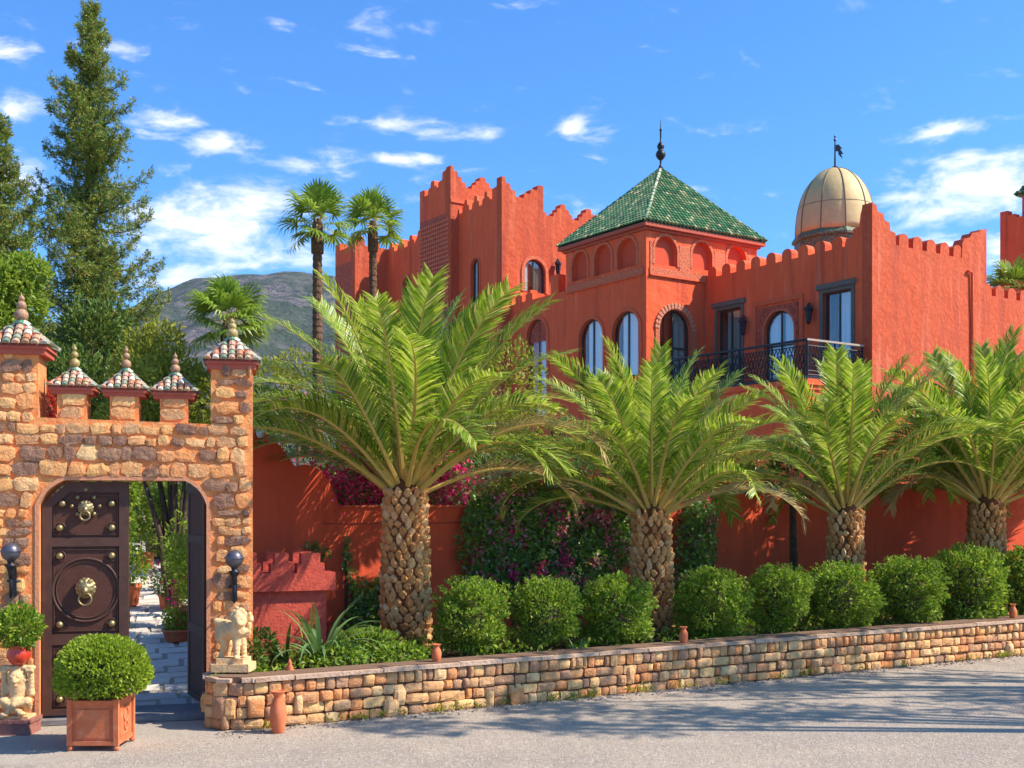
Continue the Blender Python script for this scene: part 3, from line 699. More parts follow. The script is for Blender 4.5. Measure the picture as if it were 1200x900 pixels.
# ================================================================== DATE PALMS
def frond_mesh(seed, Lf, droop, npair=88):
    r = np.random.default_rng(seed); n = 16; pts = []; p = np.zeros(3); th = 0; tw = r.uniform(-.25,.25)
    ds = Lf/n
    for i in range(n+1):
        s_ = i/n; pts.append(p.copy()); th = -droop*(s_**1.9); p = p+ds*np.array([math.cos(th), tw*s_*.35, math.sin(th)])
    pts = np.array(pts)
    bd = B(); bd.tube([Vector(q) for q in pts], [.042*(1-.9*i/n)**1.2 for i in range(n+1)], 5)
    Vr = np.array(bd.v); Qr = [f_ for f_ in bd.f if len(f_) == 4]; Qr = np.array(Qr)
    Vs = []; Qs = []; k = 0
    for j in range(npair):
        s_ = .10+.90*j/npair; f_ = s_*n; i0 = min(int(f_), n-1); q = pts[i0]+(pts[i0+1]-pts[i0])*(f_-i0)
        tg = pts[i0+1]-pts[i0]; tg /= np.linalg.norm(tg); side0 = np.array([0,1,0]); upv = np.cross(tg, side0); upv = upv*(1 if upv[2] > 0 else -1)
        ll = (.16+.34*math.sin(min(1,(s_-.06)*1.55)*PI*.62))*(1-.45*max(0,s_-.72)/.28)*Lf/3.0*r.uniform(.82,1.05)
        if s_ < .22: ll *= .45+.55*(s_-.10)/.12
        for sg in (-1, 1):
            fwd = .75+.5*s_+r.uniform(-.16,.16); v_up = .42+r.uniform(-.3,.25)
            d = side0*sg+tg*fwd+upv*v_up; d /= np.linalg.norm(d)
            d2 = d+np.array([0,0,-.38-.25*r.random()]); d2 /= np.linalg.norm(d2)
            wv = np.cross(d, upv); wv /= np.linalg.norm(wv)+1e-9; w = .0132
            m0 = q; m1 = q+d*ll*.55; m2 = m1+d2*ll*.45
            Vs += [m0-wv*w*.6, m0+wv*w*.6, m1+wv*w, m1-wv*w, m2+wv*.003, m2-wv*.003]
            Qs += [(k,k+1,k+2,k+3),(k+3,k+2,k+4,k+5)]; k += 6
    V_, Q_, MI = join([(np.array(Vs), np.array(Qs), 0), (Vr, Qr, 1)])
    return npmesh('frond', V_, Q_, [LF_PALM, RACH], MI)
FR = [[frond_mesh(200+i*10+j, 3.0, dr) for j in range(2)] for i, dr in enumerate((.5,.9,1.3,1.6,1.85))]
FRDRY = []
DRYL = leafm('dry_leaflet', [(.42,.30,.12),(.52,.38,.16),(.34,.22,.09)], .25, .7)
for j_ in range(2):
    me_ = FR[4][j_].copy(); me_.materials[0] = DRYL; FRDRY.append(me_)
def scar_mesh(seed):
    r = random.Random(seed); bd = B(); w = .5; j = lambda: r.uniform(-.13,.13)
    ring = [(-w+j(),0,.05+j()),(-.3+j(),0,-.36+j()),(.05+j(),0,-.52+j()),(.34+j(),0,-.34+j()),(w+j(),0,.05+j()),(.26+j(),0,.42+j()),(0,0,.54+j()),(-.26+j(),0,.42+j())]
    fr_ = [(x*.66, -1+.35*(z_ < 0)+.05*r.random(), z_*.66+.04) for (x, y_, z_) in ring]
    bd.add([(x, .25, z_) for x, y_, z_ in ring]+fr_, [tuple(range(15,7,-1))]+[(i,(i+1) % 8,8+(i+1) % 8,8+i) for i in range(8)])
    return bd.mesh('leaf_base', SCARM)
SCM = [scar_mesh(i) for i in range(14)]
def date_palm(X, Y, z0, zt, rt, Lf, seed, label, nfr=52, sx=1.0):
    r = random.Random(seed*17+3); nfr = nfr+r.randrange(-7,6); t_ = thing('date_palm', (X,Y,z0), label, 'palm tree', 'date palms in the bed along the low wall')
    b = B(); H = zt-z0
    b.lathe((X,Y,z0-.1), [(rt*1.12,0),(rt*1.04,.25),(rt*.96,H*.5),(rt*.90,H+.05),(rt*.6,H+.25),(rt*.25,H+.4)], 18); b.build('trunk', PTRUNK, t_, smooth=True)
    ring = 0; z = z0+.02; sp = .107
    while z < zt+.05:
        f_ = (z-z0)/H; rr = rt*(1.1-.18*f_); nn = 14
        sc_ = 1.0
        for q in range(nn):
            an = 2*PI*(q+.5*(ring % 2))/nn+r.uniform(-.07,.07)
            hgt = .165*r.uniform(.7,1.25)*(.8 if f_ < .15 else 1)
            M = Matrix.Rotation(an+PI/2,4,'Z') @ Matrix.Rotation(r.uniform(-.1,.1)+.12,4,'X') @ Matrix.Diagonal((2*PI*rr/nn*.80, .03+.03*r.random(), hgt, 1))
            inst('leaf_base', r.choice(SCM), t_, (X+rr*.97*math.cos(an), Y+rr*.97*math.sin(an), z), M=M)
        ring += 1; z += sp
    for i in range(nfr):
        f_ = i/(nfr-1); az = i*2.39996+r.uniform(-.25,.25)
        el = math.radians(85-f_**.75*58+r.uniform(-9,9))
        di = min(4, int(f_*5.2+r.uniform(-.5,.5))); di = max(0, di)
        if f_ > .66 and math.sin(az) < -.72: continue
        sc = Lf/3.0*r.uniform(.88,1.08)*(1 if f_ > .12 else .9)
        if f_ > .86: sc *= .85
        rb = rt*(.15+.75*f_)
        M = Matrix.Rotation(az,4,'Z') @ Matrix.Rotation(-el,4,'Y') @ Matrix.Rotation(r.uniform(-.5,.5),4,'X') @ Matrix.Scale(sc,4)
        inst('frond', FRDRY[r.randrange(2)] if (f_ > .8 and r.random() < .22) else FR[di][r.randrange(2)], t_, (X+rb*math.cos(az), Y+rb*math.sin(az), zt+.30-.26*f_), M=M)
    return t_
def PX(px, Y): return (px-600)/F*Y
date_palm(PX(475,15.9), 15.9, .48, 2.62, .31, 2.95, 1, 'largest date palm with a full crown, nearest the stone gateway')
date_palm(PX(764,17.2), 17.2, .48, 2.28, .29, 2.65, 2, 'second date palm from the gateway, with vines behind its trunk')
date_palm(PX(991,19.1), 19.1, .48, 2.30, .28, 2.75, 3, 'third date palm from the gateway, below the tall blank red wall')
date_palm(PX(1158,20.6), 20.6, .48, 2.45, .285, 3.0, 4, 'date palm at the right edge of the photo')
date_palm(wl(14.8,2.3).x, wl(14.8,2.3).y, .48, 2.5, .32, 2.9, 5, 'date palm standing just beyond the right edge of the photo')
date_palm(wl(17.6,1.9).x, wl(17.6,1.9).y, .48, 2.5, .32, 2.9, 6, 'farthest date palm of the row, beyond the right edge of the photo')

# ================================================================== RED GARDEN WALL
A0 = Vector((-3.68, 16.3)); RF = Face(A0, WD)
prof = [(296,503),(303,503.5),(311,507),(319,513),(327,521),(335,531),(342,541),(347,548),(352,546),(358,544.5),(366,545.5),(376,552),(385,563),(392,577),(398,594)]
top = [RF.sz(*q) for q in prof]; zt1 = 2.44; zt2 = 2.86
sm = RF.s_(838)
sq0 = RF.s_(289)
otl = [(sq0,0),(20,0),(20,zt2),(sm,zt2),(sm,zt1)]+[(top[-1][0]+.0,zt1)]+[(s_,z) for s_, z in top[::-1]][1:]+[(sq0,top[0][1]+.01)]
rw = thing('garden_wall', RF.w(4,0), 'long red plastered garden wall behind the palms with a scrolled left end', 'wall')
b = B(); b.prism(RF.M, otl, (), 0, -.3); b.build('wall', WALLRED, rw)
b = B(); b.prism(RF.M, rect(top[-1][0]+.0, sm-.01, zt1+.002, zt1+.035), (), .03, -.33); b.prism(RF.M, rect(sm, 20, zt2+.002, zt2+.035), (), .03, -.33); b.build('coping', TRIM, rw)
s0_ = RF.s_(378); zg = RF.z_(450,613)
b = B(); b.prism(RF.M, rect(s0_, sm, zg-.008, zg+.006), (), .012, -.0); b.build('molding', mat('dark_line', (.28,.05,.025), .9), rw)
b = B(); c = RF.w(top[1][0]+.0, top[1][1]-.03, .08); b.lathe(c, [(.035,-.09),(.055,-.05),(.06,0),(.045,.05),(.02,.08)], 10); fl = b.build('security_camera', WHITE, rw, smooth=True)
# small crenellated box in the bed
cb = thing('crenellated_planter_box', P3(345,700,15.0)*1, 'low dark red crenellated masonry box standing in the bed beside the gateway', 'masonry box')
CF = Face((PX(390,15.3), 15.3), (.93,.36)); 
CM = mat('box_red', (.60,.095,.055), .85, noise=[(14,(.40,.045,.035),.6,.42,.65)], bump=[(30,.012)])
sA = CF.s_(270)
b = B(); b.prism(CF.M, rect(sA,-.09,.3,CF.z_(345,690)), (), 0, -.8); b.build('body', CM, cb)
b = B(); z0, z1 = CF.z_(345,692), CF.z_(345,671); b.prism(CF.M, rect(sA,.02,z0,z1), (), .08, -.9); b.build('band', CM, cb)
for (p0, p1, p2, p3) in ((347,352,374,379),(317-1,321,337,342),(378,381,389,391),(281,285,300,305)):
    b = B(); za = CF.z_((p0+p3)/2, 660); zb_ = CF.z_((p0+p3)/2, 648)
    q = [CF.s_(x) for x in (p0,p1,p2,p3)]
    if p0 == 378: continue
    for dz in (0, -.62):
        b = B(); b.prism(CF.M, [(q[0],z1+.002),(q[3],z1+.002),(q[3],za),(q[2],za),(q[2],zb_),(q[1],zb_),(q[1],za),(q[0],za)], (), .075+dz, -.1+dz); b.build('merlon', CM, cb)

# ================================================================== PALACE
U = Vector((.8267,.5626)).normalized(); Vv = Vector((-U.y, U.x)); C1 = Vector((9.47,30.0))
def UV(u, v): return C1+U*u+Vv*v
pal = thing('palace', (*UV(-2,4),0), 'red kasbah style palace with crenellated towers, green pyramid roof and golden dome', 'palace')
def FLf(u, v): return Face(UV(u,v), -Vv)       # faces left-front; s runs to the right, 0 at corner
def FRf(u, v): return Face(UV(u,v), U)
TH = .32
def panel(face, outline, holes=(), m_=STUCCO, name='wall', label=None, th=TH, zf=0.):
    b = B(); b.prism(face.M, outline, holes, zf, zf-th); return b.build(name, m_, pal, label=label)
def ublock(u0, u1, v0, v1, z0, z1, m_=STUCCO, name='wall', bd=None):
    """box in palace coordinates"""
    o = UV(0,0); Mx = Matrix(((U.x,Vv.x,0,o.x),(U.y,Vv.y,0,o.y),(0,0,1,0),(0,0,0,1)))
    b = bd or B(); b.box((u0,v0,z0),(u1,v1,z1), Mx)
    return b if bd else b.build(name, m_, pal)
MERL = {}
def merlon(face, s0, w, z0, h, th=.28, m_=STUCCO, off=-.02):
    b = B(); r = w*.42
    o = [(s0,z0),(s0+w,z0),(s0+w,z0+h-r)]+[(s0+w/2+w/2*math.cos(a), z0+h-r+r*math.sin(a)) for a in (.5,1.0,PI/2,PI-1.0,PI-.5)]+[(s0,z0+h-r)]
    b.prism(face.M, o, (), off, off-th); return b.build('merlon', m_, pal)
def steps(s0, s1, z0, h, n, kind='full', r=.0):
    """stepped profile points left to right from (s0,z0) to (s1,z0)"""
    pts = []; half = (s1-s0)/(2 if kind == 'full' else 1)
    up = [(half*i/n, h*(i+1)/n) for i in range(n)]
    if kind in ('full','up'):
        for i, (x, z) in enumerate(up):
            pts += [(s0+x+.02, z0+(h*i/n)), (s0+x+.05, z0+z-.03), (s0+x+.09, z0+z)]
        if kind == 'up': pts.append((s1, z0+h)); return pts
    base = s0+half if kind == 'full' else s0
    if kind == 'down': pts.append((s0, z0+h))
    for i in range(n):
        x = base+half*(i+1)/n; z = h*(n-i)/n
        pts += [(x-.09, z0+z), (x-.05, z0+z-.03), (x-.02, z0+z-h/n)]
    return pts
def curtain(face, s0, s1, z0, z1, off, parent, m_=CURT, swag=None, arched=False):
    b = B(); n = 26; vs = []; fs = []; c = (s0+s1)/2; r = (s1-s0)/2
    for i in range(n+1):
        s_ = s0+(s1-s0)*i/n; o = off+.028*math.sin(i*1.9)+.012*math.sin(i*.8)
        zt = z1
        if arched: zt = z1-r+math.sqrt(max(r*r-(s_-c)**2, .0001))-.02
        vs += [face.w(s_, z0, o), face.w(s_, zt, o)]
    for i in range(n): fs.append((2*i,2*i+2,2*i+3,2*i+1))
    b.add(vs, fs); return b.build('curtain', m_, parent, smooth=True)
def window(face, s0, s1, z0, z1, arched=True, curt=None, surround=.09, smat=TRIM, frame=WOODF, lab=None, parts_=1, depth=-.09, door=False):
    o = arch(s0, s1, z0, z1, 12) if arched else rect(s0, s1, z0, z1)
    k = .055; i_ = arch(s0+k, s1-k, z0+k, z1-k, 12) if arched else rect(s0+k, s1-k, z0+k, z1-k)
    b = B(); b.prism(face.M, o, [i_], depth, depth-.06)
    c = (s0+s1)/2
    b.prism(face.M, rect(c-.022, c+.022, z0+k, z1-k-.01), (), depth-.004, depth-.05)
    if door: b.prism(face.M, rect(s0+k, c-.03, z0+(z1-z0)*.55, z0+(z1-z0)*.55+.05), (), depth-.006, depth-.05); b.prism(face.M, rect(c+.03, s1-k, z0+(z1-z0)*.55, z0+(z1-z0)*.55+.05), (), depth-.006, depth-.05)
    w = b.build('door' if door else 'window', frame, pal, label=lab)
    b = B(); b.prism(face.M, i_, (), depth-.02, depth-.026); b.build('pane', GLASS, w)
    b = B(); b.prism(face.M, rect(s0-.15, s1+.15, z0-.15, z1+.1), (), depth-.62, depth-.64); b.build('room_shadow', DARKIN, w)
    if surround:
        g_ = surround; oo = arch(s0-g_, s1+g_, z0-.0, z1+g_, 14) if arched else rect(s0-g_, s1+g_, z0, z1+g_)
        pts = oo[:]; hole = arch(s0, s1, z0, z1, 12) if arched else rect(s0, s1, z0, z1)
        U_ = [oo[0]]+[hole[0]]+hole[:1:-1]+[hole[1]]+oo[1:] if False else None
        outl = [oo[0], hole[0]]+list(reversed(hole[2:]))+[hole[1]]+oo[1:]
        b = B(); b.prism(face.M, outl, (), .035, -.02); b.build('surround', smat, w)
    for cu in (curt or []):
        curtain(face, s0+(s1-s0)*cu[0], s0+(s1-s0)*cu[1], z0+.03, z1-.05, depth-.07, w, cu[2], arched=False)
    return w
def niche(face, s0, s1, z0, z1):
    b = B(); b.prism(face.M, rect(s0-.05, s1+.05, z0-.05, z1+.03), (), -.14, -.18); o = b.build('niche', NICHE, pal)
    g_ = .09; oo = arch(s0-g_, s1+g_, z0, z1+g_, 12); h_ = arch(s0, s1, z0, z1, 12)
    b = B(); b.prism(face.M, [oo[0], h_[0]]+list(reversed(h_[2:]))+[h_[1]]+oo[1:], (), .03, -.02); b.build('surround', CARVED, o)

# ---- right wing
FL0 = FLf(0,0); FR0 = FRf(0,0); ZT = 9.42
dA = (FL0.s_(841), FL0.s_(869)); zA = FL0.z_(855,362); FLZ = 5.76
dM = (FL0.s_(896), FL0.s_(931)); zM = FL0.z_(914,364)
dB = (FL0.s_(965), FL0.s_(998)); zB = FL0.z_(980,341)
sP = -6.27
hl = [rect(dA[0],dA[1],FLZ,zA), arch(dM[0],dM[1],FLZ,zM,12), rect(dB[0],dB[1],FLZ+.02,zB)]
cw = -FL0.s_(1003)
o = [(sP-.3,0),(-TH,0),(-TH,ZT+.62),(-.40,ZT+.6),(-.42,ZT+.45),(-.62,ZT+.42),(-.65,ZT+.22),(-.86,ZT+.2),(-.9,ZT),(sP-.3,ZT)]
panel(FL0, o, hl, label='shaded wall above the balcony')
e5 = FR0.s_(1156); qz = lambda px, py: FR0.sz(px, py)
s51 = FR0.s_(1050); s125 = FR0.s_(1127)
o = [(0,0),(e5,0),(e5,FR0.z_(1155,268)),qz(1149,269),qz(1147,272),qz(1139,273),qz(1137,278),qz(1130,280),qz(1128,285),(s125,ZT)]
o += [(s51,ZT),(s51-.02,ZT+.32),(s51-.24,ZT+.36),(s51-.27,ZT+.56),(s51-.48,ZT+.6),(s51-.5,ZT+.76),(.22,ZT+.80),(.18,ZT+.95),(0,ZT+1.0)]
panel(FR0, o, (), STUCCO_R, label='sunlit rough plastered wall of the right wing')
b = B(); b.prism(FL0.M, [(-.40,ZT+.6),(-TH,ZT+.6),(-TH,ZT+.98),(-.33,ZT+.9),(-.38,ZT+.75)], (), -.002, -.3); b.build('corner_peak', STUCCO, pal)
for i in range(9):
    s_ = -1.35-i*.60
    if s_ > sP: merlon(FL0, s_, .36, ZT, .33)
x = s51+.16; i = 0
while x < s125-.3: merlon(FR0, x, .40, ZT, .36, m_=STUCCO_R); x += .60
ublock(1.0, e5-.02, TH, 8.5, 0, 8.6); ublock(.32, 1.0, .32, 6.5, 8.3, 8.6)
ublock(e5-.32, e5, .3, 8.5, 0, ZT-.02)
# pipe
b = B(); pz = [FR0.w(*FR0.sz(1132,318), .05), FR0.w(*FR0.sz(1137,320), .06), FR0.w(FR0.s_(1138), FR0.z_(1138,376), .05), FR0.w(FR0.s_(1138), 5, .05)]
b.tube(pz, .04, 8); b.build('drain_pipe', TRIM, pal, smooth=True)
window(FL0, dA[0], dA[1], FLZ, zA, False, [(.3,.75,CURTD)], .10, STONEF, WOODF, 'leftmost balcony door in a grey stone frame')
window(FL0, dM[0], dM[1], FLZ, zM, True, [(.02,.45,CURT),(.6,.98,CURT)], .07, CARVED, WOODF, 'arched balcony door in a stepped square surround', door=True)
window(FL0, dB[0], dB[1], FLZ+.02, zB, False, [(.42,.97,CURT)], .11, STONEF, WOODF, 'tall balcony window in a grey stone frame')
for (dd_, zz) in ((dA,zA),(dB,zB)):
    b = B(); b.prism(FL0.M, rect(dd_[0]-.2, dd_[1]+.16, zz+.1, zz+.24), (), .08, -.02); b.build('lintel', STONEF, pal)
# square frame of middle door
s0, s1 = FL0.s_(883), FL0.s_(942); zt = FL0.z_(914,349)
for (g_, o_) in ((0,.05),(.16,.035)):
    i0, i1, it = s0+g_+.13*(g_ == 0), s1-g_-.13*(g_ == 0), zt-g_-.13*(g_ == 0)
    if g_ == 0:
        b = B(); b.prism(FL0.M, [(s0,FLZ),(i0,FLZ),(i0,it),(i1,it),(i1,FLZ),(s1,FLZ),(s1,zt),(s0,zt)], (), o_, -.01); b.build('portal_frame', TRIM, pal)
b = B(); i0, i1, it = s0+.2, s1-.2, zt-.2
am = arch(dM[0]-.07, dM[1]+.07, FLZ+1.0, zM+.07, 14)
b.prism(FL0.M, [(i0,FLZ+1.0),am[0]]+list(reversed(am[2:]))+[am[1],(i1,FLZ+1.0),(i1,it),(i0,it)], (), .02, -.01); b.build('portal_carving', PATTERN, pal)
# lanterns on the wall
def wlantern(face, px, py, label, sc=1):
    s_, z = face.sz(px, py); b = B(); c = face.w(s_, z, .16)
    b.lathe(c, [(.02,-.30),(.07,-.24),(.10,.08),(.13,.10),(.12,.14),(.04,.24),(.015,.30)], 6); b.tube([face.w(s_,z+.2,0), face.w(s_,z+.3,.1), c+Vector((0,0,.28))], .012, 5)
    b.build('wall_lantern', IRON, pal, label=label)
wlantern(FL0, 875, 382, 'dark lantern between the left balcony door and the arched door')
wlantern(FL0, 952, 368, 'dark lantern left of the tall balcony window')
# ---- balcony
BU = -2.28
ublock(BU, .0, .2, 6.25, 0, 5.50, STUCCO, 'wall'); ublock(BU-.10, 0, .10, 6.26, 5.51, 5.66, STUCCO, 'balcony_slab'); ublock(BU-.05, 0, .15, 6.26, 5.40, 5.505, TRIM, 'balcony_molding')
ublock(BU-.02, 0, .18, 6.26, 5.663, 5.74, IRON, 'balcony_floor_edge')
FBL = FLf(BU, .2); FBR = FRf(BU, .2); ZR0, ZR1 = 5.78, 6.66
def railing(face, s0, s1, label, rail=IRON):
    b = B()
    for zz in (ZR0, ZR0+.1, ZR1-.14): b.tube([face.w(s0,zz,-.06), face.w(s1,zz,-.06)], .016, 5)
    n = max(1, round((s1-s0)/1.1)); w = (s1-s0)/n
    for i in range(n+1): b.tube([face.w(s0+i*w,ZR0-.05,-.06), face.w(s0+i*w,ZR1,-.06)], .028, 6)
    r_ = b.build('railing', IRON, pal, label=label)
    b = B(); b.box((s0-.03,ZR1-.02,-.1),(s1+.03,ZR1+.03,-.01), face.M); b.build('handrail', rail, r_)
    m_ = int((s1-s0)/.115); st = (s1-s0)/m_
    b = B()
    for i in range(m_):
        x = s0+(i+.5)*st; hh = ZR1-.14-ZR0-.1
        b.tube([face.w(x-st*.5, ZR0+.1, -.06), face.w(x+st*.5, ZR0+.1+hh*.5, -.055), face.w(x-st*.5, ZR1-.14, -.06)], .014, 4, cap=False)
        b.tube([face.w(x+st*.5, ZR0+.1, -.065), face.w(x-st*.5, ZR0+.1+hh*.5, -.06), face.w(x+st*.5, ZR1-.14, -.065)], .014, 4, cap=False)
        if i % 3 == 1:
            b.tube([face.w(x+.10*math.cos(a*PI/5), ZR0+.1+hh*.5+.13*math.sin(a*PI/5), -.05) for a in range(11)], .014, 4, cap=False)
    b.build('baluster', IRON, r_, kind='stuff')
railing(FBL, -6.0, -.05, 'black iron railing along the front of the balcony')
railing(FBR, .05, 2.2, 'black iron railing with a pale handrail at the balcony end', mat('pale_rail', (.40,.30,.24), .6))

# ---- pavilion with green roof
PU, PV = -2.37, 6.27
FLp = FLf(PU, PV); FRp = FRf(PU, PV); ZE = 10.62; ZN = 9.34
lenL = 3.95; lenR = 4.65
nl = [(FLp.s_(a), FLp.s_(b_), FLp.z_((a+b_)/2, y1), FLp.z_((a+b_)/2, y0)) for (a,b_,y0,y1) in ((671,688.5,295,328),(697,716.5,287,321),(724,746,279,313.5))]
nr = [(FRp.s_(a), FRp.s_(b_), FRp.z_((a+b_)/2, y1), FRp.z_((a+b_)/2, y0)) for (a,b_,y0,y1) in ((767,793,277,311),(811,834,284,316),(852,874,289,313))]
wl2 = [(FLp.s_(a), FLp.s_(b_), FLp.z_((a+b_)/2, y1), FLp.z_((a+b_)/2, y0)) for (a,b_,y0,y1) in ((679,707,374,451),(718,750,364.5,442))]
dr = (FRp.s_(772.5), FRp.s_(809), 5.76, FRp.z_(791,363))
dl_ = (FLp.s_(618), FLp.s_(641), 6.1, FLp.z_(630,374))
sTe = FLp.s_(590)
ZTR = 9.42
o = [(sTe-.3,0),(-TH,0),(-TH,ZE),(-lenL,ZE),(-lenL,ZTR),(sTe-.3,ZTR)]
panel(FLp, o, [arch(a,b_,z0,z1,12) for a,b_,z0,z1 in nl+wl2]+[arch(dl_[0],dl_[1],5.4,dl_[3],12)], label='shaded wall of the pavilion with two arched curtained windows')
o = rect(0, lenR, 0, ZE)
panel(FRp, o, [arch(a,b_,z0,z1,12) for a,b_,z0,z1 in nr]+[arch(dr[0],dr[1],dr[2],dr[3],12)], label='sunlit wall of the pavilion with an arched door')
for q in nl: niche(FLp, *q)
for q in nr: niche(FRp, *q)
for face, a, b_, zz in ((FLp,-lenL+.05,-.12,0),(FRp,.12,lenR-.05,0)):
    b = B(); b.prism(face.M, rect(a,b_,ZN,ZN+.20), (), .04, -.01); b.build('carved_band', CARVED, pal)
    b = B(); b.prism(face.M, rect(a,b_,ZN-.05,ZN), (), .07, -.01); b.build('molding', TRIM, pal)
for (x0, x1) in zip([.14]+[q[1]+.1 for q in nr], [q[0]-.1 for q in nr]+[lenR-.1]):
    b = B(); b.prism(FRp.M, rect(x0,x1,ZN+.205,nr[0][3]-.2), (), .025, -.01); b.build('carved_pier', CARVED, pal)
for i, q in enumerate(wl2):
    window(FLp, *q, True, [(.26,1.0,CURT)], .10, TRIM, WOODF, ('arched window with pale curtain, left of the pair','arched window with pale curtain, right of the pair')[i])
    b = B(); b.prism(FLp.M, rect(q[0]-.05,q[1]+.05,q[2]-.08,q[2]-.005), (), .05, -.2); b.build('sill', TRIM, pal)
    b = B(); b.prism(FLp.M, rect(q[0]-.15,q[1]+.15,q[2]-.32,q[2]-.25), (), .04, -.02); b.build('molding', TRIM, pal)
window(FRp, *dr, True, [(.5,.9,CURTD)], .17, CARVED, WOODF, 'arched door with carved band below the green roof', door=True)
# voussoirs
b = B(); c = (dr[0]+dr[1])/2; R1 = (dr[1]-dr[0])/2; zc = dr[3]-R1
for i in range(17):
    a = PI*(i+.5)/17; ca, sa = math.cos(a), math.sin(a)
    for (r0, r1) in ((R1+.03, R1+.10),(R1+.115, R1+.19)):
        w = .045; ctr = [(c+ca*r0-sa*-w, zc+sa*r0+ca*-w),(c+ca*r1-sa*-w, zc+sa*r1+ca*-w),(c+ca*r1-sa*w, zc+sa*r1+ca*w),(c+ca*r0-sa*w, zc+sa*r0+ca*w)]
        b.prism(FRp.M, ctr, (), .055, .02)
b.build('voussoir', mat('voussoir_pale', (.62,.26,.15), .9, bump=[(30,.01)]), pal, kind='stuff')
window(FLp, dl_[0], dl_[1], 5.4, dl_[3], True, [(.6,.9,CURT)], .12, TRIM, WOODF, 'tall arched opening with a carved tympanum')
b = B(); ap = arch(dl_[0],dl_[1],dl_[3]-.75,dl_[3],12); b.prism(FLp.M, ap, (), -.1, -.2); b.build('tympanum', PATTERN, pal)
ublock(PU+1.0, PU+lenR-.01, PV+TH, PV+lenL, 0, 10.4)
ublock(PU+TH, PU+1, PV+.9, PV+lenL, 10.2, 10.4); 
b = B(); ublock(PU+TH+.01, PU+lenR-.01, PV+lenL-.3, PV+lenL, 9.0, ZE, bd=b); ublock(PU+lenR-.3, PU+lenR, PV+TH, PV+lenL, 8, ZE, bd=b); b.build('wall', STUCCO, pal)
ctr = UV(PU+lenR/2, PV+lenL/2); hx, hy = lenR/2+.20, lenL/2+.20
cM = Matrix(((U.x,Vv.x,0,ctr.x),(U.y,Vv.y,0,ctr.y),(0,0,1,0),(0,0,0,1)))
b = B(); b.box((-hx+.12,-hy+.12,ZE+.002),(hx-.12,hy-.12,ZE+.08), cM); b.box((-hx,-hy,ZE+.085),(hx,hy,ZE+.19), cM); b.build('eaves_cornice', SCORNICE, pal)
ZA = 13.28
b = B(); pyramid(b, (ctr.x,ctr.y,0), U, Vv, hx, hy, ZE+.192, ZA-.05); rf = b.build('roof', mat('roof_under', (.02,.07,.035), .7), pal, label='green glazed tile pyramid roof')
b = B(); tile_roof(b, (ctr.x,ctr.y,0), U, Vv, hx+.03, hy+.03, ZE+.23, ZA, 34, 30, 22); b.build('roof_tiles', ZEL, rf, kind='stuff', merge=False)
ap_ = Vector((ctr.x,ctr.y,ZA+.02))
for sx, sy in ((-1,-1),(1,-1),(1,1),(-1,1)):
    c0 = cM @ Vector((sx*hx,sy*hy,ZE+.26)); b = B(); b.tube([c0, ap_], .05, 8); b.build('ridge', RIDGE if (sx,sy) == (-1,-1) else mat('ridge_green', (.05,.12,.07), .5), rf, smooth=True)
b = B(); b.lathe((ctr.x,ctr.y,ZA-.02), [(.09,0),(.06,.12),(.03,.16),(.03,.3),(.09,.34),(.15,.43),(.165,.50),(.12,.60),(.07,.63),(.11,.70),(.12,.76),(.07,.86),(.03,.9),(.025,1.25),(.05,1.27),(.02,1.33),(.006,1.62)], 14)
b.build('finial', IRON, rf, smooth=True)
# terrace parapet merlons + back to tower 2
for i in range(3):
    s_ = sTe+.12+i*.62; b = B(); b.prism(FLp.M, [(s_,ZTR),(s_+.4,ZTR),(s_+.4,ZTR+.22),(s_+.3,ZTR+.22),(s_+.3,ZTR+.34),(s_+.1,ZTR+.34),(s_+.1,ZTR+.22),(s_,ZTR+.22)], (), -.0, -.28); b.build('merlon', STUCCO, pal)
b = B(); b.prism(FLp.M, rect(-lenL-.85,-lenL-.42,ZTR,ZTR+.62), (), -.0, -.3); b.prism(FLp.M, rect(-lenL-.84,-lenL-.44,ZTR+.2,ZTR+.5), (), .004, -.0); b.build('parapet_block', STUCCO, pal)
ublock(PU+TH, 4, PV+lenL, PV+8.0, 0, 8.6)
# ---- tower 2
U2 = -2.75
v2 = -Face(UV(U2,0), -Vv).s_(588)
FL2 = FLf(U2, v2); FR2 = FRf(U2, v2)
zv = FR2.z_(608,231); zv2 = FR2.z_(650,254)
s31 = FR2.s_(637); sEnd = FR2.s_(706)
w2 = (FR2.s_(614), FR2.s_(639), 9.5, FR2.z_(627,304)); w2z = FR2.z_(627,343)
prof = [(0,0),(sEnd,0),(sEnd,zv2)]
def rl(pts): return list(reversed(pts))
p2 = steps(0, FR2.s_(605), zv, .62, 3, 'down')+steps(FR2.s_(613), s31-.02, zv, .55, 3, 'up')+[(s31,zv+.55),(s31,zv2+.1)]
nA = FR2.s_(648); w_ = (sEnd-nA)/2.0
p2 += [(s31+.12,zv2+.1),(s31+.14,zv2)]+steps(nA, nA+w_*.8, zv2, .5, 3, 'full')+steps(nA+w_, nA+w_*1.85, zv2, .5, 3, 'full')
panel(FR2, [(0,0),(sEnd,0),(sEnd,zv2)]+rl(p2), [arch(w2[0],w2[1],w2z,w2[3],12)], STUCCO_R, label='sunlit stepped-crenel tower wall with an arched window')
window(FR2, w2[0], w2[1], w2z, w2[3], True, [(0,.3,CURT),(.55,1,CURTD)], .12, CARVED, WOODF, 'arched tower window above the terrace')
s528 = FL2.s_(530)
sl_ = (FL2.s_(552.5), FL2.s_(562), FL2.z_(557,354), FL2.z_(557,303))
tp_ = [(s528-.4,zv-.1)]
n_m = 4; wd = (-TH-.3-s528)/n_m
for i in range(n_m): tp_ += steps(s528+i*wd, s528+i*wd+wd*.8, zv-.1, .42, 2, 'full')
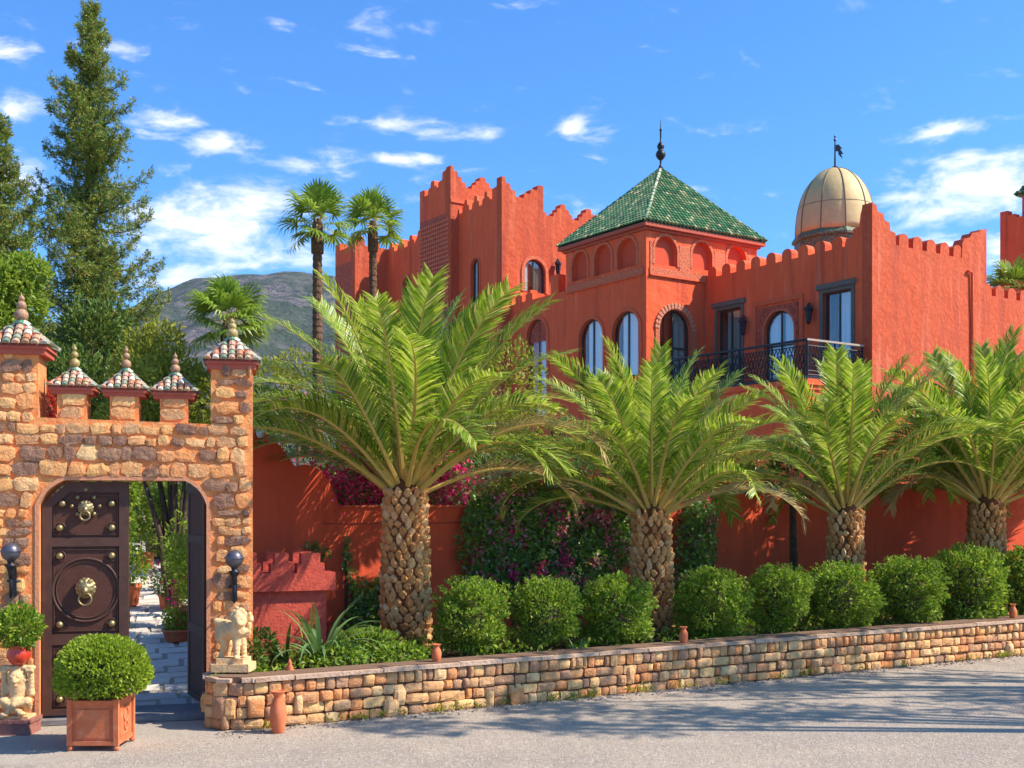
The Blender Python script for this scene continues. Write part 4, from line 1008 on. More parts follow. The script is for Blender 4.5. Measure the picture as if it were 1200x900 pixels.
tp_ += [(-TH-.3,zv-.1),(-TH-.28,zv+.3),(-TH,zv+.35)]
panel(FL2, [(s528-.4,0),(-TH,0)]+rl(tp_), [arch(sl_[0],sl_[1],sl_[2],sl_[3],10)], label='shaded tower wall with a narrow arched window')
window(FL2, *sl_, True, [(.0,.5,CURT)], .06, TRIM, WOODF, 'narrow arched window high on the tower')
ublock(U2+1.0, 3.2, v2+TH, v2-s528, 0, zv2-.4); ublock(U2+TH, U2+1.0, v2+1, v2-s528, zv2-.7, zv2-.4)
ublock(U2+TH, U2+s31, v2-s528-.3, v2-s528-.01, 9, zv-.2)
ublock(U2+s31-.3, U2+s31-.01, v2+TH, v2-s528-.3, 9, zv-.1)
wlantern(FR2, 651, 314, 'lantern on the wall beside the arched tower window')
# ---- tower 3 with carved face
U3 = -3.1; v3 = -Face(UV(U3,0), -Vv).s_(528); FL3 = FLf(U3, v3); FR3 = FRf(U3, v3)
z3 = FR3.z_(551,221); sR = FR3.s_(590); sLf = FL3.s_(492)
tp_ = steps(0, FR3.s_(547), z3, .72, 4, 'down')+steps(FR3.s_(552), FR3.s_(579), z3, .5, 3, 'full')+[(sR,z3)]
panel(FR3, [(0,0),(sR,0)]+rl(tp_), (), STUCCO_R)
b = B(); b.prism(FR3.M, rect(.0,sR,z3-.62,z3-.52), (), .05, -.01); b.build('molding', TRIM, pal)
zc_ = z3-.95
tp_ = [(sLf,z3)]+[(sLf,z3+.25),(sLf+.35,z3+.25),(sLf+.36,z3)]+steps(sLf+.6, -.95, z3, .45, 2, 'full')+[(-.9,z3),(-.88,z3+.3),(-.6,z3+.33),(-.58,z3+.6),(-TH,z3+.65)]
panel(FL3, [(sLf,zc_),(-TH,zc_)]+rl(tp_), ())
panel(FL3, rect(sLf,-TH,0,zc_-.004), (), PATTERN, label='tall tower face covered in carved pinkish relief')
ublock(U3+TH, U3+sR, v3+TH, v3-sLf, 0, z3-.1)
b = B()
random.seed(5)
for j in range(56):
    for i in range(14):
        z = 4.5+j*.165; x = sLf+.12+i*(-sLf-.2)/13.6
        if z > zc_-.2: continue
        r_ = .06
        pts = [(x+r_*math.cos(a*PI/2+(PI/4)*((i+j) % 2)), z+r_*1.1*math.sin(a*PI/2+(PI/4)*((i+j) % 2))) for a in range(4)]
        b.prism(FL3.M, pts, (), .045, -.005)
b.build('carved_relief', mat('relief_pink', (.70,.19,.10), .9, bump=[(30,.02)]), pal, kind='stuff')
# ---- low curtain wall and end tower
vW = v3-sLf
FL4 = FLf(U2, vW); s454 = FL4.s_(454); zW = FL4.z_(470,290)
tp_ = []; n_m = 4; wd = (-s454)/n_m
for i in range(n_m): tp_ += steps(s454+i*wd, s454+i*wd+wd*.75, zW-.05+(.25 if i == 3 else 0), .38, 2, 'full')
wn = (FL4.s_(472.5), FL4.s_(480), FL4.z_(476,346), FL4.z_(476,325))
panel(FL4, [(s454-.3,0),(0,0)]+rl(tp_), [arch(*wn[:2],wn[2],wn[3],8)])
window(FL4, *wn, True, None, .10, CARVED, WOODF, 'small arched window in the far left wall')
u5 = -2.75-1.5; v5 = -Face(UV(u5,0), -Vv).s_(416); FL5 = FLf(u5, v5); FR5 = FRf(u5, v5); z5 = FL5.z_(405,291)
s393 = FL5.s_(393)
panel(FR5, [(0,0),(3,0),(3,z5),(1.1,z5),(1.1,z5+.25),(.9,z5+.25),(.9,z5),(.45,z5),(.4,z5+.35),(0,z5+.4)], (), STUCCO_R)
panel(FL5, [(s393,z5-.6),(-TH,z5-.6),(-TH,z5+.38),(-.6,z5+.35),(-.62,z5),(s393+.45,z5),(s393+.43,z5+.3),(s393,z5+.3)], ())
panel(FL5, rect(s393,-TH,0,z5-.604), (), PATTERN)
ublock(u5+TH, u5+3, v5+TH, v5-s393, 0, z5-.2); ublock(U2+TH, U2+3, vW-.0, vW-s454, 0, zW-.6)
# ---- far right low wall and tower
e5b = e5; zl = FR0.z_(1175,347)
panel(FR0, rect(e5+.001, e5+11, 0, zl), (), STUCCO_R, zf=-.15, label='lower crenellated wall at the right edge')
x = e5+.1
for i in range(9): merlon(FR0, x+i*.62, .42, zl, .34, m_=STUCCO_R, off=-.17)
ublock(e5+.05, e5+11, .5, 3, 0, zl-.5)
kx = (1172-600)/F; Y6 = 47.0; O6 = Vector((kx*Y6, Y6)); F6 = Face((O6.x-Vv.x*2.4, O6.y-Vv.y*2.4), -Vv); s6 = F6.s_(1172)
z6 = F6.z_(1180,257)
panel(F6, [(s6,0),(0,0),(0,z6+.5),(-.4,z6+.5),(-.4,z6+.2),(-.7,z6+.2),(-.7,z6),(s6+.7,z6),(s6+.65,z6+.16),(s6+.35,z6+.16),(s6+.33,z6+.35),(s6,z6+.35)], (), label='far tower at the right edge')
F6R = Face((F6.O.x, F6.O.y), U); panel(F6R, rect(0,4,0,z6+.4), (), STUCCO_R)
b = B(); tc_ = F6.w(F6.s_(1203), 0, -1.0); b.box((-.5,-.5,z6-2),(.5,.5,z6+.95), Matrix.Translation((tc_.x,tc_.y,0)) @ Matrix.Rotation(FL0.rz,4,'Z')); tu = b.build('turret', STUCCO, pal, label='small turret with a green tiled roof on the far tower')
b = B(); tile_roof(b, (tc_.x,tc_.y,0), U, Vv, .72, .72, z6+1.0, z6+1.9, 8, 8, 6); pyramid(b, (tc_.x,tc_.y,0), U, Vv, .7, .7, z6+.96, z6+1.85); b.build('roof_tiles', ZEL, tu, kind='stuff', merge=False)
# ---- golden dome
YD = 38.0; dc = P3(978.5, 280, YD); k = YD/F
b = B(); R_ = 45*k; zb = EYE+(HOR-276)*k; H_ = 79*k
pr = []
pr = [(R_*q[1], H_*q[0]) for q in ((0,1),(.08,1.0),(.16,.99),(.24,.978),(.32,.96),(.40,.937),(.48,.905),(.56,.862),(.64,.805),(.72,.73),(.80,.63),(.87,.51),(.92,.40),(.96,.27),(.985,.15),(1,.03))]
NS = 10
b.lathe((dc.x,dc.y,zb), pr, 40); dome = b.build('dome', GOLD, pal, smooth=True, label='golden metal dome')
for j in range(NS):
    a = 2*PI*j/NS+.31; b = B(); b.tube([Vector((dc.x+(r_+.004)*math.cos(a), dc.y+(r_+.004)*math.sin(a), zb+z)) for r_, z in pr], .022, 5, cap=False); b.build('seam', SEAM, dome, smooth=True)
b = B()
for zz in (.42,):
    i = 5; r_, z = pr[i]; b.tube([Vector((dc.x+(r_+.0)*math.cos(2*PI*q/40), dc.y+r_*math.sin(2*PI*q/40), zb+z)) for q in range(41)], .012, 4, cap=False)
b.build('band', SEAM, dome)
b = B(); b.lathe((dc.x,dc.y,zb-1.2), [(R_*1.03,0),(R_*1.03,.95),(R_*1.10,.98),(R_*1.10,1.06),(R_*1.02,1.2)], 10, ph=.31); b.build('drum', DRUMM, dome)
zt_ = zb+H_; b = B(); b.tube([(dc.x,dc.y,zt_-.05),(dc.x,dc.y,zt_+36*k)], [.035,.018], 8)
b.lathe((dc.x,dc.y,zt_-.03), [(.12,0),(.1,.07),(.04,.1)], 10); b.ball((dc.x,dc.y,zt_+33*k), .05, 8); b.ball((dc.x,dc.y,zt_+37*k), .04, 8)
z7 = zt_+27*k
fp = [(0,0),(.12,.02),(.24,-.12),(.17,-.13),(.28,-.30),(.20,-.30),(.25,-.45),(.12,-.32),(.1,-.2),(0,-.22)]
Mx = Matrix(((1,0,0,dc.x),(0,0,-1,dc.y),(0,1,0,z7),(0,0,0,1))); b.prism(Mx, fp, (), .01, -.01)
b.build('weather_vane', IRON, dome)

# ================================================================== FAN PALMS
def fan_mesh(seed, n=26):
    r = random.Random(seed); V_ = []; Q_ = []; k = 0; pet = .62
    for i in range(n):
        a = -1.95+3.9*i/(n-1); ln = (.62+.16*math.cos(a*.8))*r.uniform(.92,1.06)
        cz = .10*math.cos(a*2)
        d = np.array([math.cos(a), math.sin(a), .12*(1 if i % 2 else -1)*.5+cz]); p0 = np.array([pet,0,0]); wv = np.array([-math.sin(a), math.cos(a), 0])
        p1 = p0+d*ln*.55; p2 = p1+(d+np.array([0,0,-.18]))*ln*.28; p3 = p2+(d*.6+np.array([0,0,-.9]))*ln*.25
        w = .046
        V_ += [p0-wv*.006,p0+wv*.006,p1+wv*w,p1-wv*w,p2+wv*w*.5,p2-wv*w*.5,p3+wv*.004,p3-wv*.004]
        Q_ += [(k,k+1,k+2,k+3),(k+3,k+2,k+4,k+5),(k+5,k+4,k+6,k+7)]; k += 8
    bd = B(); bd.tube([(0,0,0),(pet*.5,0,.02),(pet+.1,0,0)], [.022,.015,.01], 4); q4 = np.array([f_ for f_ in bd.f if len(f_) == 4])
    a_, b_, c_ = join([(np.array(V_), np.array(Q_), 0), (np.array(bd.v), q4, 1)])
    return npmesh('frond', a_, b_, [LF_FAN, RACH], c_)
FAN = [fan_mesh(i) for i in range(4)]
def fan_palm(px, pyc, Y, sc, rt, label, z0=-.2, seed=1, n=26, cat='palm tree'):
    r = random.Random(seed); X = PX(px, Y); zc = EYE+(HOR-pyc)/F*Y
    t_ = thing('fan_palm', (X,Y,z0), label, cat, 'slender fan palms rising behind the garden wall')
    b = B(); pr = []; z = 0; H = zc-z0; j = 0
    while z < H: pr += [(rt*(1.15-.25*z/H), z), (rt*(1.0-.22*z/H), z+.10)]; z += .14
    pr += [(rt*1.15, H-.7), (rt*1.2, H-.3), (rt*.7, H+.02)]
    pr = [q for q in pr if q[1] <= H-.7 or q in pr[-3:]]
    b.lathe((X,Y,z0), pr, 12); b.build('trunk', FTRUNK, t_)
    for i in range(n):
        f_ = i/(n-1); az = i*2.4+r.uniform(-.3,.3); el = math.radians(84-f_*118+r.uniform(-8,8)); s_ = sc*r.uniform(.85,1.1)
        M = Matrix.Rotation(az,4,'Z') @ Matrix.Rotation(-el,4,'Y') @ Matrix.Rotation(r.uniform(-.4,.4),4,'X') @ Matrix.Scale(s_,4)
        inst('frond', FAN[r.randrange(4)], t_, (X+.06*math.cos(az),Y+.06*math.sin(az),zc-.12*f_), M=M)
fan_palm(372, 258, 24.0, .62, .115, 'tall slender fan palm, left of the two that stand before the far towers', seed=3, n=18)
fan_palm(437, 260, 27.0, .66, .105, 'tall slender fan palm, right of the two that stand before the far towers', seed=5, n=18)
fan_palm(268, 372, 20.0, .58, .12, 'shorter fan palm crown rising behind the right pier of the gateway', seed=8, n=26)
fan_palm(1187, 338, 35.5, .75, .12, 'small fan palm peeking over the low wall at the right edge', z0=5, seed=9, n=22)

# ================================================================== TREES BEHIND THE GATE
def conifer(px, pyt, Y, prof, label, seed, lean=0):
    global rng; rng = np.random.default_rng(seed); r = random.Random(seed)
    X = PX(px, Y); zt = EYE+(HOR-pyt)/F*Y
    t_ = thing('conifer', (X,Y,-.3), label, 'tree')
    b = B(); b.tube([(X,Y,-.3),(X+.05,Y,zt*.4),(X-.04,Y,zt*.75),(X,Y,zt-.1)], [.24,.16,.08,.015], 8)
    parts = []; z = 2.5
    while z < zt-.12:
        f_ = (zt-z)/zt; rad = np.interp(f_, [q[0] for q in prof], [q[1] for q in prof])
        for q in range(4):
            az = r.uniform(0, 2*PI); L_ = rad*r.choice((.55,.75,.9,1.0,1.15)); up = r.uniform(-.25,.25); n = 6; pts = []
            for i in range(n+1):
                s_ = i/n; pts.append(np.array([X+math.cos(az)*L_*s_, Y+math.sin(az)*L_*s_, z+L_*(up*s_-.2*s_+.5*s_**3)]))
            if L_ > .4: b.tube([Vector(p) for p in pts], [.024*(1-.8*i/n) for i in range(n+1)], 4, cap=False)
            m = int(10+L_*62); ss = rng.random(m)**.6
            P = np.array([np.interp(ss*n, range(n+1), [p[c] for p in pts]) for c in range(3)]).T
            wd = (.05+.20*min(L_,1.2)*np.sin(np.clip(ss*1.15,0,1)*PI*.86+.3))[:,None]
            side = np.array([-math.sin(az), math.cos(az), 0]); P = P+side*rng.normal(size=(m,1))*wd*.8+np.array([0,0,1])*rng.normal(size=(m,1))*(.045+.03*L_)
            D = np.array([math.cos(az), math.sin(az), .55])+rng.normal(size=(m,3))*.6
            k6 = 9; PP = np.repeat(P, k6, 0)+rng.normal(size=(m*k6,3))*.014; DD = np.repeat(D, k6, 0)*.7+rng.normal(size=(m*k6,3))*.8
            v, qd = leaves(PP, DD, .085*rng.uniform(.6,1.2,m*k6), .24); parts.append((v, qd, 0))
        m = int(26*rad)+6; an = rng.random(m)*6.283; rr_ = rng.random(m)**.5*rad*.4; PP = np.repeat(np.stack([X+np.cos(an)*rr_, Y+np.sin(an)*rr_, z+rng.random(m)*.2], 1), 8, 0)+rng.normal(size=(m*8,3))*.02
        v, qd = leaves(PP, rng.normal(size=(m*8,3))+np.array([0,0,.4]), .11, .25); parts.append((v, qd, 0))
        z += .165
    b.build('trunk', BARK, t_, smooth=True)
    a_, b_, c_ = join(parts); inst('crown', npmesh('crown', a_, b_, LF_CON, c_), t_, (0,0,0)).location = -ORG[t_]
PRF = [(0,.10),(.06,.36),(.14,.66),(.24,.95),(.36,1.2),(.5,1.4),(.62,1.5),(.8,1.5)]
conifer(107, 3, 24.0, PRF, 'very tall narrow conifer towering behind the gateway', 31)
conifer(-12, 128, 22.0, [(0,.1),(.06,.45),(.15,.75),(.3,1.0),(.5,1.3),(.8,1.3)], 'conifer cut by the left edge of the photo behind the gateway', 32)
def tree(name, blobs, n, L0, lm, label, cat='tree', trunk=True, group=None, flowers=None, parent_loc=None, **kw):
    """blobs: (px,py,Y,rx,rz in px) """
    bl = []
    for (px, py, Y, rx, rz) in blobs: c = P3(px, py, Y); bl.append((tuple(c), (rx/F*Y, rx/F*Y*.8, rz/F*Y)))
    c0 = bl[0][0]; zg_ = kw.pop('zg', 0.)
    t_ = thing(name, (c0[0], c0[1], zg_), label, cat, group)
    parts = multi(bl, n, L0, lm, **kw); a_, b_, c_ = join(parts); mats_ = [lm]
    if flowers:
        fm, fn, fl = flowers; ps = []
        for (c, r_) in bl:
            k = int(fn/len(bl)); nc = max(3, k//14); C = np.array(c)+rdir(nc)*np.array(r_)*.98
            Pp = np.repeat(C, 14, 0)+rng.normal(size=(nc*14,3))*fl*1.6; v, q = leaves(Pp, rdir(len(Pp)), fl*rng.uniform(.7,1.2,len(Pp)), .8); ps.append((v,q,1))
        a_, b_, c_ = join([(a_, b_, 0)]+ps) if False else join([(a_,b_,0)]+ps); mats_ = [lm, fm]
    o = inst('crown' if trunk else 'foliage', npmesh('crown', a_, b_, mats_, c_), t_, (0,0,0)); o.location = -ORG[t_]
    if trunk:
        b = B()
        for (c, r_) in bl: b.tube([(c0[0],c0[1],zg_-.1),(c0[0]*.7+c[0]*.3,c0[1]*.7+c[1]*.3,zg_+(c[2]-zg_)*.5),(c[0],c[1],c[2])], [.10,.06,.02], 6)
        b.build('trunk', BARK, t_, smooth=True)
    else:
        b = B()
        for (c, r_) in bl: b.tube([(c[0],c[1],zg_),(c[0],c[1],c[2])], [.03,.012], 5)
        b.build('stem', BARK, t_)
    return t_
rng = np.random.default_rng(77)
tree('broadleaf_tree', [(205,455,20,40,48),(165,440,20.4,34,52),(238,470,20,30,38),(190,400,20.6,26,26),(150,500,20,40,40),(220,520,20,50,40)], 9000, .10, LF_BUSH, 'yellow green bushy tree just behind the small tiled posts of the gateway', lump=.3)
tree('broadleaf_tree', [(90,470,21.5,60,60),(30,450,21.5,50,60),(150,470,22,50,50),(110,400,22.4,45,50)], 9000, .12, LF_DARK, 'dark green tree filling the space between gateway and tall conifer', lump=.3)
tree('broadleaf_tree', [(-5,335,17,42,34),(28,318,17.2,30,20),(-25,380,17,50,40),(20,360,17.3,32,24)], 8000, .10, LF_LIME, 'feathery lime green tree at the left edge above the gateway pier', lump=.35, droop=.3)
tree('flowering_bush', [(58,470,15.6,14,22)], 700, .07, FLOW2, 'orange leaved bush showing between the left pier and first small post', cat='bush')
tree('broadleaf_tree', [(318,455,25.5,38,34),(345,430,26,26,20),(300,490,25,40,30)], 3000, .10, LF_BUSH, 'yellow green bush just right of the gateway behind the scrolled wall', cat='bush', lump=.3)
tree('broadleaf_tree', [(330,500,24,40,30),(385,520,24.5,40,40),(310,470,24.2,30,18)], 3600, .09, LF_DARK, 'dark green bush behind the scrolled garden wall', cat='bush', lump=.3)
tree('flowering_bush', [(350,488,17.6,26,20)], 1100, .07, LF_VINE, 'pink flowering bush showing above the scrolled garden wall', cat='bush', flowers=(FLOWP,500,.05))
tree('bougainvillea', [(402,562,17.4,40,34),(440,560,17.6,28,34),(380,580,17.3,26,20),(470,545,17.6,30,30)], 3600, .075, LF_VINE, 'magenta bougainvillea behind the low part of the red wall, left of the largest palm', cat='bush', flowers=(FLOW,5200,.07), trunk=False, zg=.5)
tree('bougainvillea', [(520,575,18.2,24,30),(505,548,18.4,24,20)], 1300, .075, LF_VINE, 'magenta bougainvillea behind the red wall, right of the largest palm', cat='bush', flowers=(FLOW,2200,.07), trunk=False, zg=.5)
tree('broadleaf_tree', [(590,455,24,48,60),(560,505,23,60,45),(625,500,23.5,40,40),(545,430,25,36,40)], 5200, .11, LF_BUSH, 'yellow green tree below the palace windows behind the largest palm', lump=.35)
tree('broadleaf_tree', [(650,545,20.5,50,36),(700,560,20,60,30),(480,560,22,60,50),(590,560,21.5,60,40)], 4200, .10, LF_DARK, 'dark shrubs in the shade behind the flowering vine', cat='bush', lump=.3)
tree('broadleaf_tree', [(870,545,22.5,44,26),(1075,520,24,36,30),(820,560,22,40,26)], 2400, .09, LF_BUSH, 'green shrubs behind the red wall between second and third palms', cat='bush', lump=.3)
# banana-like broad leaves
def broad_plant(name, px, py, Y, h, n, label, cat, lm, zg=0, W_=.2, spread=.45, seed=0, arc=.5, group=None):
    r = random.Random(seed); X = PX(px,Y); t_ = thing(name, (X,Y,zg), label, cat, group)
    for i in range(n):
        az = r.uniform(0,2*PI); L_ = h*r.uniform(.6,1.05); sp = spread*r.uniform(.3,1.2); m = 10; V_ = []; Q_ = []
        p = np.array([X+.03*math.cos(az), Y+.03*math.sin(az), zg]); th = PI/2-sp*.5
        for j in range(m+1):
            s_ = j/m; w = W_*(.12+.9*math.sin(min(1,s_*1.02+.04)*PI)**.8)*(.25 if s_ < .12 else 1)*.5
            sd_ = np.array([-math.sin(az), math.cos(az), 0]); V_ += [p-sd_*w+np.array([0,0,w*.35]), p, p+sd_*w+np.array([0,0,w*.35])]
            th -= arc*sp*2.2/m*(.4+s_*1.6); p = p+np.array([math.cos(az)*math.cos(th), math.sin(az)*math.cos(th), math.sin(th)])*L_/m
        for j in range(m):
            for q in range(2): Q_.append((j*3+q, j*3+q+1, (j+1)*3+q+1, (j+1)*3+q))
        me = npmesh('leaf', V_, Q_, lm, smooth=True); o = inst('leaf', me, t_, (0,0,0)); o.location = -ORG[t_]
    return t_
broad_plant('banana_plant', 575, 540, 18.6, 2.9, 8, 'upright banana plant behind the flowering vine, nearest the largest palm', 'plant', LF_BANANA, W_=.42, spread=.5, seed=1)
broad_plant('banana_plant', 612, 540, 18.9, 2.9, 9, 'banana plant with broad lime leaves behind the middle of the flowering vine', 'plant', LF_BANANA, W_=.40, spread=.5, seed=2)
broad_plant('banana_plant', 452, 560, 17.6, 2.5, 3, 'single bright broad leaved plant beside the magenta bougainvillea', 'plant', LF_LIME, W_=.2, spread=.25, seed=4)

# ================================================================== VINES on the red wall
def vine(pts, n, label, name='climbing_vine', flowers=0, L0=.085, lm=LF_VINE, fm=FLOWP, thick=.34, fl=.065):
    """pts: ellipses in pixels on the red wall"""
    c0 = RF.w(*RF.sz(pts[0][0], pts[0][1]), .1)
    t_ = thing(name, (c0.x,c0.y,.48), label, 'climbing plant'); parts = []
    A_ = sum(p[2]*p[3] for p in pts)
    dW = np.array([RF.d.x,RF.d.y,0]); nW = np.array([RF.n.x,RF.n.y,0]); zW_ = np.array([0,0,1])
    bd = B()
    for (px, py, rx, ry) in pts:
        s_, z = RF.sz(px, py); Y = RF.w(s_, z).y; k = max(20, int(n*rx*ry/A_)); C = np.array(RF.w(s_, z, thick*.45))
        a = rng.random(k)*2*PI; rr = rng.random(k)**.6
        off = np.outer(np.cos(a)*rr*rx/F*Y*1.1, dW)+np.outer(np.sin(a)*rr*ry/F*Y, zW_)+np.outer(rng.random(k)**.7*thick*np.sqrt(np.maximum(0,1.15-rr**2))-thick*.4, nW)
        P = C+off; v, q = leaves(P, rng.normal(size=(k,3))*.7+nW*.6+np.array([0,0,-.2]), L0*rng.uniform(.6,1.3,k), .6); parts.append((v,q,0))
        if flowers:
            kf = int(flowers*rx*ry/A_/12)+1; a = rng.random(kf)*2*PI; rr = rng.random(kf)**.5*.9
            Cf = C+np.outer(np.cos(a)*rr*rx/F*Y, dW)+np.outer(np.sin(a)*rr*ry/F*Y, zW_)+nW*thick*.6
            Pf = np.repeat(Cf, 12, 0)+rng.normal(size=(kf*12,3))*.05; v, q = leaves(Pf, rdir(len(Pf)), fl, .8); parts.append((v,q,1 if rng.random() < .8 else 2))
        b0 = RF.w(s_, max(z-ry/F*Y, .5), .05); bd.tube([Vector((b0.x,b0.y,.45)), b0, RF.w(s_, z, .05)], [.02,.015,.01], 5)
    a_, b_, c_ = join(parts); o = inst('foliage', npmesh('foliage', a_, b_, [lm, fm, FLOW], c_), t_, (0,0,0)); o.location = -ORG[t_]
    bd.build('stem', BARK, t_)
vine([(570,635,38,55),(620,640,48,62),(675,640,45,66),(600,600,60,26),(680,595,60,24),(640,680,90,30),(715,625,28,46),(560,690,25,30),(640,582,80,14)], 15000, 'dense flowering vine covering the red wall between the first two palms', flowers=1500)
vine([(810,640,26,46),(800,690,34,30),(815,605,24,24)], 3400, 'dark vine on the red wall just right of the second palm trunk', flowers=60)
vine([(365,640,10,7),(378,648,8,6),(405,655,6,16),(412,680,7,14),(420,702,9,12),(404,635,4,10)], 420, 'thin trailing vine on the red wall above the crenellated box', L0=.07, thick=.1)
vine([(432,705,26,28),(425,728,30,24),(445,690,10,20)], 1500, 'dark leafy shrub against the red wall left of the largest palm trunk', name='wall_shrub', L0=.09)
vine([(640,566,60,12),(600,572,50,10),(700,570,50,10)], 2200, 'sunlit yellow green creeper spilling over the top of the red wall', L0=.075, lm=LF_BUSH, flowers=60, fm=FLOW2)

# slender trunk against the wall
cS = RF.w(RF.s_(906), 0, .5); ts = thing('slender_tree', (cS.x,cS.y,.48), 'thin dark trunked young tree against the red wall between second and third palms', 'tree')
b = B(); b.tube([(cS.x,cS.y,.4),(cS.x+.03,cS.y,1.5),(cS.x,cS.y,2.9)], [.085,.075,.05], 8); b.build('trunk', BARK, ts, smooth=True)
v, q = blob_leaves((cS.x,cS.y,3.0), (.5,.4,.4), 900, .1, lump=.3); o = inst('crown', npmesh('crown', v, q, LF_DARK), ts, (0,0,0)); o.location = -ORG[ts]

# ================================================================== BED planting
random.seed(9)
def bedY(px, back):
    k = (px-600)/F; t_ = (k*W0.y-W0.x)/(WD.x-k*WD.y); return W0.y+WD.y*t_+back
broad_plant('strap_leaf_plant', 376, 745, bedY(376,1.0), 1.0, 46, 'spiky strap leaved clump in the bed in front of the crenellated box', 'plant', STRAP, zg=.5, W_=.06, spread=1.25, seed=5, arc=.75)
broad_plant('strap_leaf_plant', 335, 745, bedY(335,1.3), .75, 26, 'darker spiky clump left of the larger strap leaved plant', 'plant', LF_DARK, zg=.45, W_=.045, spread=1.2, seed=6, arc=.9)
broad_plant('silver_rosette', 677, 760, bedY(677,.55), .34, 22, 'small silvery rosette plant between the second and third clipped shrubs', 'plant', STRAP, zg=.45, W_=.035, spread=1.0, seed=7, arc=.6)
broad_plant('seedling', 362, 720, bedY(362,1.5), .8, 5, 'thin upright yellowish shoot beside the crenellated box', 'plant', LF_LIME, zg=.45, W_=.03, spread=.35, seed=8, arc=.3)
P = []; 
for _ in range(13000):
    t_ = random.uniform(-.4, 15); bk = random.uniform(.36, 3.2)**1.0
    n_ = mn.noise(Vector((t_*1.3, bk*1.5, 2)))
    if n_ < -.12 and t_ > 1.8: continue
    if t_ > 1.8 and bk < .5 and n_ < .1: continue
    if wl(t_,bk).x < -3.05-(.3 if wl(t_,bk).y < 13.2 else 0): continue
    p = wl(t_, bk, .48+random.uniform(0, .12+.2*max(0,n_)))
    P.append(tuple(p))
P = np.array(P); v, q = leaves(P, rng.normal(size=(len(P),3))*.7+np.array([0,-.2,.5]), .075*rng.uniform(.6,1.3,len(P)), .55)
npobj('ground_cover', npmesh('ground_cover', v, q, LF_SHRUB), kind='stuff')
tree('low_plant', [(262+30,770,13.4,16,22),(305,760,13.9,18,24)], 900, .07, LF_DARK, 'dark leafy plant just right of the stone lion', cat='plant', trunk=False, zg=.45)
tree('low_plant', [(430,752,14.5,40,14),(470,765,14.2,34,9),(400,768,13.8,34,9)], 1500, .07, LF_SHRUB, 'bright low foliage at the foot of the largest palm', cat='plant', trunk=False, zg=.45)
# fallen dry frond sheaths at palm feet / dry litter
P = np.array([tuple(wl(random.uniform(0,14), random.uniform(.3,3), .485+random.uniform(0,.01))) for _ in range(900)])
v, q = leaves(P, rng.normal(size=(900,3))*np.array([1,1,.15]), .12*rng.uniform(.4,1.3,900), .25); npobj('leaf_litter', npmesh('leaf_litter', v, q, leafm('dry_leaf', [(.30,.17,.07),(.42,.27,.12),(.2,.1,.05)], .1, .8)), kind='stuff')
# fallen leaves / grit on the road edge
P = np.array([(*(lambda q: (q.x,q.y))(wl(random.uniform(-.5,15), -abs(random.gauss(.02,.16))-.02)), .012) for _ in range(1600)])
v, q = leaves(P, rng.normal(size=(1600,3))*np.array([1,1,.1]), .04*rng.uniform(.4,1.4,1600), .5); npobj('road_grit', npmesh('road_grit', v, q, mat('grit', [(.45,.38,.30),(.30,.22,.15),(.25,.22,.2)], .95, 'island')), kind='stuff')

Pw = []
for _ in range(46):
    t_ = random.uniform(-.4,14); c = wl(t_, -random.uniform(.02,.10), .01)
    for k in range(random.randrange(10,34)): Pw.append((c.x+random.gauss(0,.05), c.y+random.gauss(0,.04), .012+abs(random.gauss(0,.035))))
Pw = np.array(Pw); v, q = leaves(Pw, rng.normal(size=(len(Pw),3))*.6+np.array([0,0,.9]), .055*rng.uniform(.6,1.4,len(Pw)), .3); npobj('weeds', npmesh('weeds', v, q, LF_BUSH), kind='stuff')
# ================================================================== VASES
def vase(px, pyb, Y, h, w, z, label, m_=TERRA, lid=False):
    X = PX(px, Y)
    t_ = thing('clay_vase', (X,Y,z), label, 'vase', 'small clay vases on the low wall' if z > .3 and not lid else None)
    b = B(); pr = [(w*.30,0),(w*.34,h*.04),(w*.46,h*.25),(w*.5,h*.48),(w*.42,h*.68),(w*.27,h*.82),(w*.26,h*.88),(w*.38,h*.96),(w*.40,h*1.0),(w*.33,h*1.0),(w*.22,h*.9),(w*.2,h*.6)]
    if lid: pr = [(w*.3,0),(w*.5,h*.1),(w*.45,h*.3),(w*.5,h*.34),(w*.3,h*.5),(w*.34,h*.55),(w*.16,h*.7),(w*.2,h*.75),(w*.08,h*.95),(w*.02,h)]
    b.lathe((X,Y,z), pr, 20); b.build('body', m_, t_, smooth=True)
    if not lid:
        b = B(); b.tube([Vector((X+w*.40*math.cos(a*PI/10), Y+w*.40*math.sin(a*PI/10), z+h*.99)) for a in range(21)], w*.04, 5, cap=False); b.build('rim', m_, t_, smooth=True)
for (px, h, lab) in ((511.5,.22,'little red clay vase on the low wall, left of the three, beside the largest palm'),(801,.235,'little red clay vase on the low wall right of the second palm trunk'),(1187,.25,'little red clay vase on the low wall near the right edge')):
    Y = bedY(px,.17); vase(px, 0, Y, h, .125, .57+.0015*max(0,((PX(px,Y)-W0.x)*WD.x+(Y-W0.y)*WD.y)), lab)
vase(326, 858, 12.42, .46, .19, .0, 'tall terracotta jar standing on the road against the low wall')
vase(339.5, 783, bedY(339.5,.36), .21, .13, .50, 'stacked cone shaped clay ornament on the low wall near the stone lion', TERRA, True)

# ================================================================== STATUES
def metathing(o_, name, els, M, sc, parent, m_, res=.012, label=None):
    me = metab(name, els, m_, res); o = inst(name, me, parent, tuple(M.translation), M=M.to_3x3().to_4x4() @ Matrix.Scale(sc,4), label=label); return o
